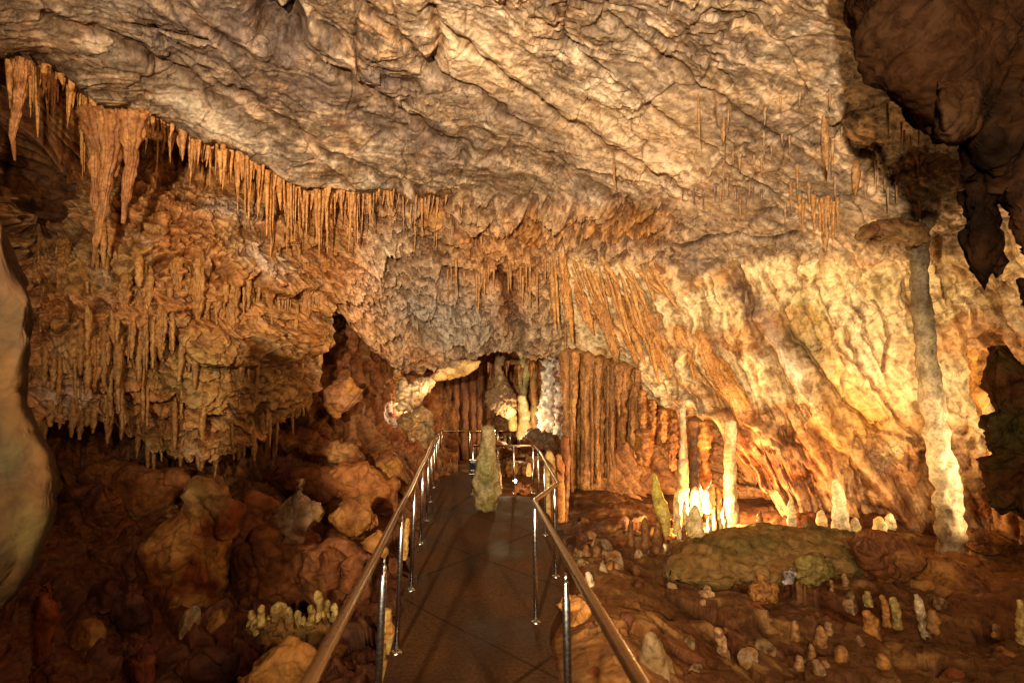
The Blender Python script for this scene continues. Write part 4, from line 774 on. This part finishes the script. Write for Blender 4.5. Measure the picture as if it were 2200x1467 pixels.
rock([(846,905),(862,890),(885,890),(905,870),(925,880),(930,930),(915,1000),(880,1010),(858,980),(850,940)], 13.4, 'grey brown boulder beside the far left handrail', 'boulder', 'boulder', thick=.5, amp=.8, cell=.5, col=lin([150,120,80]), col2=lin([130,120,96]))
rock([(1140,930),(1165,925),(1192,938),(1205,965),(1180,985),(1140,970),(1120,950)], 14.5, 'dark boulders under the white column', 'boulder', 'boulder', thick=.4, amp=1.0, cell=.4, col=BRN, col2=lin([110,90,70]))
# left pit
LR = [([(402,1032),(420,1022),(440,1032),(470,1046),(488,1040),(498,1075),(516,1100),(512,1130),(500,1175),(492,1250),(482,1330),(468,1400),(410,1430),(330,1330),(292,1250),(292,1222),(312,1170),(345,1132),(386,1106),(398,1070)], 6.5, 'largest tall leaning boulder with a pale top in the left pit', OCH * .62, RUST * .6, .38, (430, 1180)),
  ([(650,1018),(657,1060),(668,1095),(675,1140),(655,1172),(612,1178),(585,1152),(578,1120),(602,1088),(630,1060)], 7.0, 'grey pointed boulder with a sharp tip in the left pit', lin([150,124,96]), BRN, .28, (633, 1115)),
  ([(704,1108),(728,1080),(768,1061),(796,1068),(812,1095),(819,1130),(800,1150),(758,1156),(732,1146),(712,1130)], 6.7, 'rounded brown boulder near the handrail bend', OCH * .55, BRN, .32, None),
  ([(660,1078),(685,1066),(700,1100),(686,1126),(664,1116)], 6.9, 'small angular rock between pointed and rounded boulders', lin([140,110,66]), BRN, .16, None),
  ([(772,1166),(796,1146),(814,1132),(830,1152),(826,1188),(800,1184)], 6.0, 'small knobbly yellow brown rock beside the handrail', OCH * .7, BRN, .16, None),
  ([(508,1456),(540,1424),(600,1391),(640,1383),(674,1392),(680,1412),(662,1445),(640,1490),(560,1530),(516,1490)], 4.1, 'rust coloured boulder crossed by a shadow at the bottom', OCH * .6, RUST * .7, .3, None),
  ([(600,948),(640,934),(700,948),(770,968),(790,984),(772,1002),(738,1000),(690,984),(640,978),(606,966)], 9.6, 'long bone shaped pale brown slab behind the left boulders', lin([150,108,64]), BRN, .3, None),
  ([(694,838),(722,822),(752,814),(768,842),(780,862),(755,882),(724,892),(698,872)], 10.3, 'pinkish rock lit by the arch lamp', lin([150,104,70]), OCH, .25, None),
  ([(500,1180),(560,1140),(620,1165),(680,1160),(700,1230),(690,1320),(620,1330),(540,1320),(490,1280)], 6.8, 'broad dark brown slab behind the pale finger growths', BRN * .8, DK, .35, None),
  ([(690,1190),(722,1178),(738,1200),(722,1250),(700,1270),(684,1236)], 5.9, 'upright dark rock right of the reddish slab', BRN * .8, DK, .16, None),
  ([(735,1210),(775,1180),(800,1190),(780,1240),(745,1262)], 5.6, 'tilted dark brown stone near the handrail', BRN, DK, .16, None),
  ([(140,1050),(230,1040),(270,1080),(250,1160),(160,1190),(110,1130)], 7.6, 'dark rounded rock right of the foreground rock', BRN, DK, .35, None),
  ([(210,1260),(300,1230),(330,1330),(320,1420),(230,1440),(170,1360)], 5.8, 'low dark reddish boulder beneath the tall leaning one', DK, DK2, .35, None),
  ([(70,1350),(95,1240),(112,1250),(118,1340),(108,1520),(60,1540)], 4.4, 'narrow reddish upright rock at the lower left', RUST * .4, DK2, .1, None),
  ([(292,1480),(298,1400),(315,1386),(330,1410),(326,1500),(305,1520)], 4.2, 'small red brown upright stub at the bottom left', RUST * .55, DK2, .1, None),
  ([(840,960),(862,1000),(880,1040),(870,1075),(830,1060),(800,1010),(812,970)], 10.2, 'steep brown boulder against the handrail at mid distance', OCH * .5, BRN, .35, None),
  ([(130,1010),(250,985),(390,1010),(405,1050),(350,1110),(250,1120),(150,1090)], 8.3, 'long low slab under the left wall teeth', lin([132,86,48]), BRN, .4, None),
  ([(480,1120),(540,1060),(600,1075),(640,1150),(640,1260),(560,1300),(490,1230)], 7.3, 'big smooth red brown slab between the tall leaning and pointed boulders', lin([124,74,44]), BRN, .4, None),
  ([(640,1180),(740,1150),(800,1200),(790,1290),(720,1350),(650,1310)], 6.2, 'wide red brown slab sloping towards the handrail', lin([120,76,46]), BRN, .35, None),
  ([(190,1180),(290,1130),(345,1180),(320,1290),(230,1320),(150,1260)], 6.9, 'smooth dark slab left of the tall leaning boulder', lin([104,64,40]), DK, .4, None),
  ([(330,1400),(430,1370),(520,1400),(500,1500),(380,1560),(300,1480)], 4.9, 'dark brown slab at the bottom under the tall leaning boulder', lin([84,52,34]), DK2, .35, None),
  ([(690,1010),(780,990),(850,1040),(860,1110),(790,1120),(720,1070)], 9.0, 'smooth ochre brown slope block below the bone shaped slab', lin([150,96,52]), BRN, .4, None),
  ([(565,1030),(610,1000),(700,1010),(740,1040),(700,1065),(640,1055),(590,1060)], 9.0, 'dark low boulder behind the pointed one', BRN * .8, DK, .3, None)]
for ol, d_, lb_, c1, c2, th_, ce in LR:
    c1 = np.asarray(c1) * 1.35
    rock(ol, d_, lb_, thick=th_, amp=.33, cell=.7, mat=M_BOULDER, col=c1, col2=c2, centre=ce, nth=120, nr=40, blobs=([(440,1060,50,45,lin([150,128,84]),.8),(370,1150,50,40,lin([170,120,60]),.5)] if 'largest' in lb_ else []))
# cave coral growths
rock([(528,1350),(560,1335),(620,1342),(700,1330),(728,1340),(700,1375),(640,1395),(560,1385)], 5.15, 'brown rock carrying the pale finger growths', thick=.25, amp=.8, cell=.25, col=OCH * .5, col2=lin([120,96,52]))
for i, (x_, b_, t_, h_, lean) in enumerate([(548,1362,1330,6,-5),(575,1356,1326,7,5),(630,1362,1322,6,5),(660,1360,1335,5,-3),(693,1350,1312,5,6),(540,1348,1312,8,3),(562,1345,1300,8,-2),(598,1352,1296,16,4),(584,1350,1318,9,-6),(620,1352,1304,9,2),(640,1368,1312,9,-3),(612,1380,1340,9,6),(668,1350,1300,8,2),(682,1345,1270,9,6),(704,1340,1290,7,-2),(718,1332,1296,7,4),(652,1345,1325,7,-5)]):
    stalagmite([(x_ - lean, b_, h_ * 1.1), (x_ + lean, (b_ + t_) / 2, h_ * .8), (x_, t_ + 6, h_ * .95), (x_, t_, h_ * .5)], 5.0 + .1 * (i % 3), 'pale yellow finger of the growths left of the handrail', 'cave growth', 'cave_growth', group='pale finger growths beside the left handrail', col=lin([196,170,104]), col2=lin([150,120,60]), amp=.3, ns=14, nr=20)
for pp, lb_ in [([(838,1400,12),(836,1360,12),(830,1310,9)], 'orange knob of dripstone under the left handrail'), ([(822,1470,12),(826,1430,10),(822,1400,7)], 'pale green knob at the foot of the left walkway edge'), ([(868,1200,7),(872,1160,6),(876,1115,5)], 'thin yellow stub behind the left posts')]:
    stalagmite(pp, 3.9 if pp[0][1] > 1300 else 6.0, lb_, col=OCH, col2=YEL * .8, amp=.25)
# loose stones
meshes = [pebble_mesh('loose_stone', 900 + i, [OCH * .6, BRN, TAN * .8, RUST * .7, lin([150,124,80]), lin([180,160,130]) * .8][i % 6], [BRN, DK, OCH * .6][i % 3]) for i in range(14)]
rg = np.random.default_rng(77)
def place_on(ctrl, n, region, smin, smax, label, group, minx=None):
    k = 0
    dgs = bpy.context.evaluated_depsgraph_get()
    while k < n:
        px_ = rg.uniform(region[0], region[2]); py_ = region[1] + (region[3] - region[1]) * rg.uniform(0, 1) ** .8
        d_ = np.array(at(px_, py_, 1.0)) - EYE; d_ /= np.linalg.norm(d_)
        ok, loc, nor, idx, ob, mt = scene.ray_cast(dgs, tuple(EYE), tuple(d_))
        if not ok or not ob.name.startswith('cave_floor'): k += .2; continue
        k += 1
        s_ = rg.uniform(smin, smax) * (.6 + .4 * rg.uniform()) 
        o = obj('loose_stone', meshes[int(rg.integers(len(meshes)))], None, tuple(loc)); o.location.z += s_ * -.05
        o.scale = (s_ * rg.uniform(.7, 1.3), s_ * rg.uniform(.7, 1.3), s_ * rg.uniform(.5, 1.1)); o.rotation_euler = tuple(rg.uniform(0, 6.28, 3))
        tag(o, label, 'stone', group)
bpy.context.view_layer.update()
place_on(None, 28, (1260, 1240, 2200, 1460), .04, .12, 'angular brown stone lying in the rubble on the right floor', 'rubble stones on the right floor')
place_on(None, 30, (1220, 1090, 1480, 1230), .06, .2, 'dark stone on the floor between handrail and lit stalagmites', 'stones between the handrail and the lit stalagmites')
place_on(None, 16, (140, 1000, 860, 1467), .08, .24, 'dark reddish stone wedged between the boulders of the left pit', 'stones in the left pit')

# ------------------------------------------------------------------ stalactites
rs_ = np.random.default_rng(3)
def stal(px_, py_, ln, hw, D=None, bend=0, col=OCH, col2=ORG, label='', group=None, ns=8, nr=14, amp=.14, off=.12, name='stalactite', tip=.12, drop=False):
    d = (depA(px_, py_) - off) if D is None else D
    pp = [(px_, py_ - 6, hw * 1.35), (px_ + bend * .15, py_ + ln * .12, hw), (px_ + bend * .4, py_ + ln * .45, hw * .75), (px_ + bend * .75, py_ + ln * .8, hw * .42), (px_ + bend, py_ + ln, hw * tip)]
    if drop: pp = [(px_ - bend * .1, py_ - 10, hw * .15), (px_, py_, hw * .5), (px_ + bend * .3, py_ + ln * .35, hw), (px_ + bend * .7, py_ + ln * .75, hw * .75), (px_ + bend, py_ + ln, hw * tip)]
    if drop: d = [d + off + .12, d + off, d, d, d - .02]
    o = pdrip(name, pp, d, ns=ns, nr=nr, amp=amp, col=col, col2=col2, seed=int(rs_.integers(90))); tag(o, label, name.replace('_', ' '), group); return o
def fringe(x0, x1, step, l0, l1, h0, h1, label, group, c1=lin([206,150,90]), c2=OCH, dy=4, doff=.05, flat=1):
    x_ = x0
    while x_ < x1:
        ly = float(np.interp(x_, xs, LY)); d = float(bilerp(GA, gx, gy, np.array([x_]), np.array([ly]))[0]) + doff
        cl_ = .55 + .75 * abs(math.sin(x_ * .047 + .6 * math.sin(x_ * .021))); ln = rs_.uniform(l0 * .4, l1) * cl_ * (1.5 if rs_.uniform() > .88 else 1)
        stal(x_, ly + dy + rs_.uniform(-3, 12), ln, rs_.uniform(h0 * .4, h1 * .8) * (1.5 if rs_.uniform() > .86 else 1), d + rs_.uniform(-.05, .4), bend=rs_.uniform(-9, 5), col=c1 * rs_.uniform(.85, 1.25), col2=c2 * rs_.uniform(.85, 1.25), amp=.25, label=label, group=group)
        x_ += step * rs_.uniform(.6, 1.4)
fringe(16, 205, 6, 45, 130, 3.5, 6.5, 'ochre stalactite in the fringe at the far left ceiling edge', 'stalactites of the far left fringe')
fringe(318, 470, 5.6, 45, 95, 4, 6.5, 'orange stalactite in the fringe right of the brown curtain', 'stalactites right of the brown curtain', lin([214,160,104]))
fringe(472, 620, 5.2, 60, 120, 4, 6.5, 'orange stalactite in the dense middle of the ceiling edge', 'stalactites at the middle of the ceiling edge', lin([216,158,96]))
fringe(620, 770, 4.9, 60, 125, 3.5, 5.5, 'slim orange stalactite at the right part of the ceiling edge', 'slim stalactites at the right part of the ceiling edge', lin([216,164,108]))
fringe(770, 1010, 8.5, 25, 75, 2, 3.8, 'short thin stalactite where the ceiling edge fades out', 'short stalactites where the ceiling edge fades out', TAN)
# brown curtain
for pp, d_, lb_ in [([(205,240,30),(212,300,20),(214,380,16),(208,440,12),(205,470,4)], 6.5, 'broad left tongue of the brown hanging curtain'), ([(238,250,26),(236,330,15),(224,420,9),(208,510,6),(198,575,2)], 6.45, 'long middle tongue tapering to a fine tip'),
   ([(285,244,24),(282,330,13),(272,420,8),(264,480,3)], 6.5, 'right tongue of the brown hanging curtain'), ([(260,246,24),(258,290,14),(252,350,6),(248,380,2)], 6.55, 'short middle tongue of the brown hanging curtain'), ([(300,242,16),(306,262,8),(312,300,2)], 6.6, 'stubby outer tongue of the brown hanging curtain'),
   ([(48,128,12),(46,190,9),(36,240,7),(26,290,5),(32,345,1.5)], 5.3, 'long curved stalactite at the extreme upper left')]:
    o = pdrip('stalactite', pp, d_, ns=44, nr=60, amp=.25, fl=.16, nfl=11, col=lin([150,98,56]), col2=lin([190,134,80])); tag(o, lb_, 'stalactite')
def cluster(n, box_, l0, l1, h0, h1, label, group, c1=TAN, c2=OCH, bend=(-2, 2), off=.1, rows=None, amp=.14):
    for i in range(n):
        px_ = rs_.uniform(box_[0], box_[2]); py_ = rs_.uniform(box_[1], box_[3]) if rows is None else rows[int(rs_.integers(len(rows)))] + .18 * 0 + rs_.uniform(-6, 6)
        stal(px_, py_, rs_.uniform(l0, l1), rs_.uniform(h0, h1), None, rs_.uniform(*bend), c1 * rs_.uniform(.8, 1.1), c2 * rs_.uniform(.7, 1.1), label, group, off=off, amp=amp)
cluster(50, (1540, 200, 1980, 450), 18, 62, 1.6, 3.6, 'small stalactite on the upper right ceiling', 'small stalactites of the upper right ceiling', CEIL * .62, OCH * .8)
cluster(10, (1460, 400, 1640, 425), 15, 45, 1.6, 2.6, 'thin dark stalactite in the row on the pale ceiling', 'thin row on the pale ceiling', GREY, BRN)
cluster(14, (1690, 425, 1800, 450), 35, 80, 3, 6, 'tan stalactite above the pale ceiling hollow', 'stalactites above the pale ceiling hollow', OCH, TAN)
cluster(24, (960, 560, 1200, 600), 25, 85, 1.6, 3, 'fine straw stalactite hanging in the centre', 'straws hanging in the centre', TAN, OCH)
cluster(8, (860, 490, 1040, 520), 15, 40, 1.6, 2.6, 'short straw below the central ceiling step', 'short straws below the central ceiling step', TAN, OCH)
cluster(12, (585, 640, 690, 656), 16, 46, 1.5, 2.4, 'fine straw under the lip left of the dark hollow', 'straws left of the dark hollow', TAN, OCH)
for (x_, y_, l_, h_, b_, lb_) in [(1772,470,70,9,2,'stout hanging cone on the bright ceiling'), (2012,505,62,13,2,'stout stalactite right of the tall column top'), (1318,325,85,3,2,'long thin stalactite alone on the pale ceiling'), (1500,205,100,4,3,'slim brown stalactite high on the ceiling'),
   (1770,250,120,10,8,'large rust stalactite curtain on the upper ceiling'), (1840,340,80,10,-2,'dark orange drapery near the upper right'), (1555,250,60,4,0,'small brown stalactite high on the ceiling centre right'), (1215,700,105,4,-2,'long straw left of the brown wall top'), (1095,560,60,5,2,'tapering stalactite beside the central crack')]:
    stal(x_, y_, l_, h_ * .8, None, b_, TAN * .8, OCH * .7, lb_, None, ns=14, nr=30, off=.05, drop=True, amp=.25)
# fans of flowstone ribs
for i in range(30):
    x_ = 1185 + i * 7.5 + rs_.uniform(-4, 4); y_ = 552 + 1.1 * i + rs_.uniform(-18, 22)
    stal(x_, y_, rs_.uniform(60, 165), rs_.uniform(2.5, 6.5), None, (8 + 2.6 * i) * rs_.uniform(.6, 1.3), lin([214,166,104]) * rs_.uniform(.75, 1.1), OCH * .85, 'curved drapery rib in the fan above the passage', 'drapery fan above the passage', name='drapery_rib', ns=8, nr=20, off=rs_.uniform(.02, .1), drop=True, amp=.3)
for i in range(26):
    t_ = i / 25; x_ = 1330 + 230 * t_ + rs_.uniform(-8, 8); y_ = 660 + 180 * t_ ** .9 + rs_.uniform(-20, 14)
    stal(x_, y_, rs_.uniform(60, 150), rs_.uniform(3.5, 8.5), None, rs_.uniform(20, 60), lin([220,172,106]) * rs_.uniform(.8, 1.05), OCH * .9, 'slanting flowstone rib on the right wall edge', 'slanting ribs of the right wall edge', name='flowstone_rib', ns=9, nr=22, off=.05, amp=.25, drop=True)
for i in range(14):
    t_ = i / 13; x_ = 1215 + 345 * t_ + rs_.uniform(-8, 8); y_ = 585 + 215 * t_ ** 1.3 + rs_.uniform(-35, 20); ln = rs_.uniform(110, 190) * (1 - .2 * t_); bend = 25 + 55 * t_ + rs_.uniform(-8, 12); hw = rs_.uniform(9, 17)
    d0 = depA(x_, y_); d1 = depA(x_ + bend * .6, min(y_ + ln * .6, 880)); dm = min(d0, d1)
    o = pdrip('flowstone_curtain', [(x_ - 6, y_ - 20, hw * .3), (x_, y_, hw * .8), (x_ + bend * .3, y_ + ln * .35, hw), (x_ + bend * .65, y_ + ln * .7, hw * .7), (x_ + bend, y_ + ln, hw * .15)], [d0 + .1, d0, dm - .02, dm, dm + .05], ns=40, nr=60, amp=.28, fl=.2, nfl=9, col=lin([206,152,90]) * rs_.uniform(.75, 1.05), col2=OCH * .8, seed=i, flat=.7)
    tag(o, 'thick fluted curtain sweeping down to the right over the passage side', 'flowstone curtain', 'thick curtains sweeping down the right of the passage')
for i in range(16):
    x_ = 95 + 37 * i + rs_.uniform(-10, 10); y_ = rs_.uniform(500, 740); ln = rs_.uniform(80, 150); hw = rs_.uniform(8, 15); d0 = depA(x_, y_); dm = min(d0, depA(x_, min(y_ + ln * .5, 860)))
    o = pdrip('flowstone_curtain', [(x_, y_ - 15, hw * .3), (x_, y_, hw * .8), (x_ - 2, y_ + ln * .4, hw), (x_ - 3, y_ + ln * .75, hw * .7), (x_ - 3, y_ + ln, hw * .2)], [d0 + .15, d0 + .05, dm + .02, dm + .02, dm + .1], ns=36, nr=50, amp=.35, fl=.2, nfl=8, col=lin([180,132,78]) * rs_.uniform(.75, 1.05), col2=OCH * .75, seed=i + 40)
    tag(o, 'thick fused drapery hanging on the left wall', 'flowstone curtain', 'thick draperies of the left wall')
# drips under the left wall
for i in range(150):
    row = i % 5; x_ = rs_.uniform(80, 690); y_ = [480, 560, 650, 730, 820][row] + 30 * math.sin(x_ / 70 + row * 2) + rs_.uniform(-18, 18)
    if (row == 4 and (x_ > 660 or x_ < 230)) or (row == 0 and x_ < 200): continue
    stal(x_, y_, rs_.uniform(30, 115), rs_.uniform(2.6, 7.5) * (1.3 if i % 7 == 0 else 1), None, rs_.uniform(-8, 4), lin([186,142,88]) * rs_.uniform(.7, 1.15), OCH * rs_.uniform(.6, 1), 'blunt dripstone tongue on the left wall', 'dripstone tongues of the left wall', name='dripstone_tongue', ns=10, nr=20, off=rs_.uniform(-.02, .14), amp=.4, tip=.4, drop=True)
for i in range(34):
    x_ = 80 + i * 18 + rs_.uniform(-7, 7); y_ = float(np.interp(x_, xs, bot)) - rs_.uniform(18, 60)
    stal(x_, y_, rs_.uniform(35, 85), rs_.uniform(3, 10), None, rs_.uniform(-8, 5), lin([176,134,82]) * rs_.uniform(.7, 1.1), OCH * .7, 'ragged dripstone tooth along the lower edge of the left wall', 'dripstone teeth along the lower edge of the left wall', name='dripstone_tooth', ns=12, nr=20, off=rs_.uniform(-.05, .12), amp=.45, tip=.3, drop=True)
for x_, y_, l_, h_ in [(420,735,100,7),(175,695,110,8),(200,690,125,8),(225,700,130,9),(255,720,110,9),(155,700,90,7)]:
    stal(x_, y_, l_, h_, None, -2, lin([160,118,70]), OCH * .7, 'long finger stalactite low on the left wall', 'finger stalactites low on the left wall', ns=12, nr=26, off=.1, tip=.35, drop=True)
cluster(16, (1300, 835, 1450, 880), 30, 110, 3, 7, 'dark stalactite under the overhang right of the passage', 'dark stalactites under the right overhang', BRN, ORG * .7, off=-.3, amp=.3)
cluster(14, (1045, 775, 1205, 790), 15, 50, 2, 3.5, 'small hanging dripstone in the passage mouth', 'dripstones in the passage mouth', OCH, BRN, off=-1.5)

# ------------------------------------------------------------------ camera, world, lamps
cam = bpy.data.cameras.new('camera'); cam.sensor_width = 36; cam.lens = 36 * FPX / 2200; cam.clip_end = 200; cam.clip_start = .05
co = obj('camera', cam, loc=EYE); co.rotation_euler = (math.radians(90) + PITCH, 0, 0); scene.camera = co
cam.dof.use_dof = True; cam.dof.focus_distance = 9.5; cam.dof.aperture_fstop = 2.2
w = bpy.data.worlds.new('World'); scene.world = w; w.use_nodes = True
bg = w.node_tree.nodes['Background']; bg.inputs[0].default_value = (.55, .28, .14, 1); bg.inputs[1].default_value = .05
def lamp(name, p, power, col=(1, .72, .40), r=.07, spot=None, aim=None, blend=.6):
    l = bpy.data.lights.new(name, 'SPOT' if spot else 'POINT'); l.energy = power; l.color = col; l.shadow_soft_size = r
    o = obj(name, l, loc=p)
    if spot:
        l.spot_size = math.radians(spot); l.spot_blend = blend
        from mathutils import Vector
        o.rotation_euler = (Vector(aim) - Vector(p)).to_track_quat('-Z', 'Y').to_euler()
    return o
W1 = (1, .66, .36)
lamp('flood_lamp_path', (-1.0, -1.9, 2.1), 8400, (1, .82, .55), .10, spot=106, aim=(.7, 8, 6.6), blend=1.0)
lamp('flood_lamp_path_low', (1.7, -1.5, 2.7), 900, (1, .70, .40), .12)
lamp('flood_lamp_right', tuple(at(2330, 1020, 6.3)), 200, (1, .79, .42), .07, spot=125, aim=tuple(at(1950, 900, 8)), blend=.5)
lamp('flood_lamp_column', tuple(at(2500, 1180, 5.2)), 560, (1, .80, .46), .06, spot=62, aim=tuple(at(2045, 1010, 7)), blend=.4)
lamp('fill_lamp_wall', tuple(at(1700, 1190, 5.6)), 780, (1, .76, .38), .07, spot=75, aim=tuple(at(1840, 740, 9)), blend=.9)  # added spot that brightens the right wall, no fixture known there
lamp('lamp_stalagmites', tuple(at(1492, 1128, 8.45)), 420, (1, .72, .30), .06)
lamp('lamp_stalagmites_far', tuple(at(1560, 1080, 9.6)), 380, (1, .62, .28), .06)
lamp('lamp_passage', tuple(at(1108, 915, 15.3)), 190, (1, .72, .36), .08)
lamp('lamp_passage_left', tuple(at(885, 905, 13.6)), 60, (1, .66, .36), .05)
lamp('fill_lamp_passage', tuple(at(1160, 930, 14.7)), 70, (1, .74, .4), .06)  # added fill light to brighten the passage formations
lamp('lamp_arch', tuple(at(862, 870, 14.0)), 40, (1, .66, .36), .05)
lamp('fill_lamp_arch', tuple(at(915, 850, 12.3)), 26, (1, .74, .42), .05)  # added fill light on the faces of the arch rocks
lamp('lamp_ground', tuple(at(1105, 1033, 10.5)), 12, (1, .8, .5), .04)
scene.view_settings.view_transform = 'Standard'; scene.view_settings.look = 'None'; scene.view_settings.exposure = 0
scene.render.engine = 'CYCLES'
c = scene.cycles; c.use_denoising = True; c.max_bounces = 5; c.diffuse_bounces = 3; c.glossy_bounces = 2; c.use_adaptive_sampling = True; c.adaptive_threshold = .02
c.sample_clamp_indirect = 4
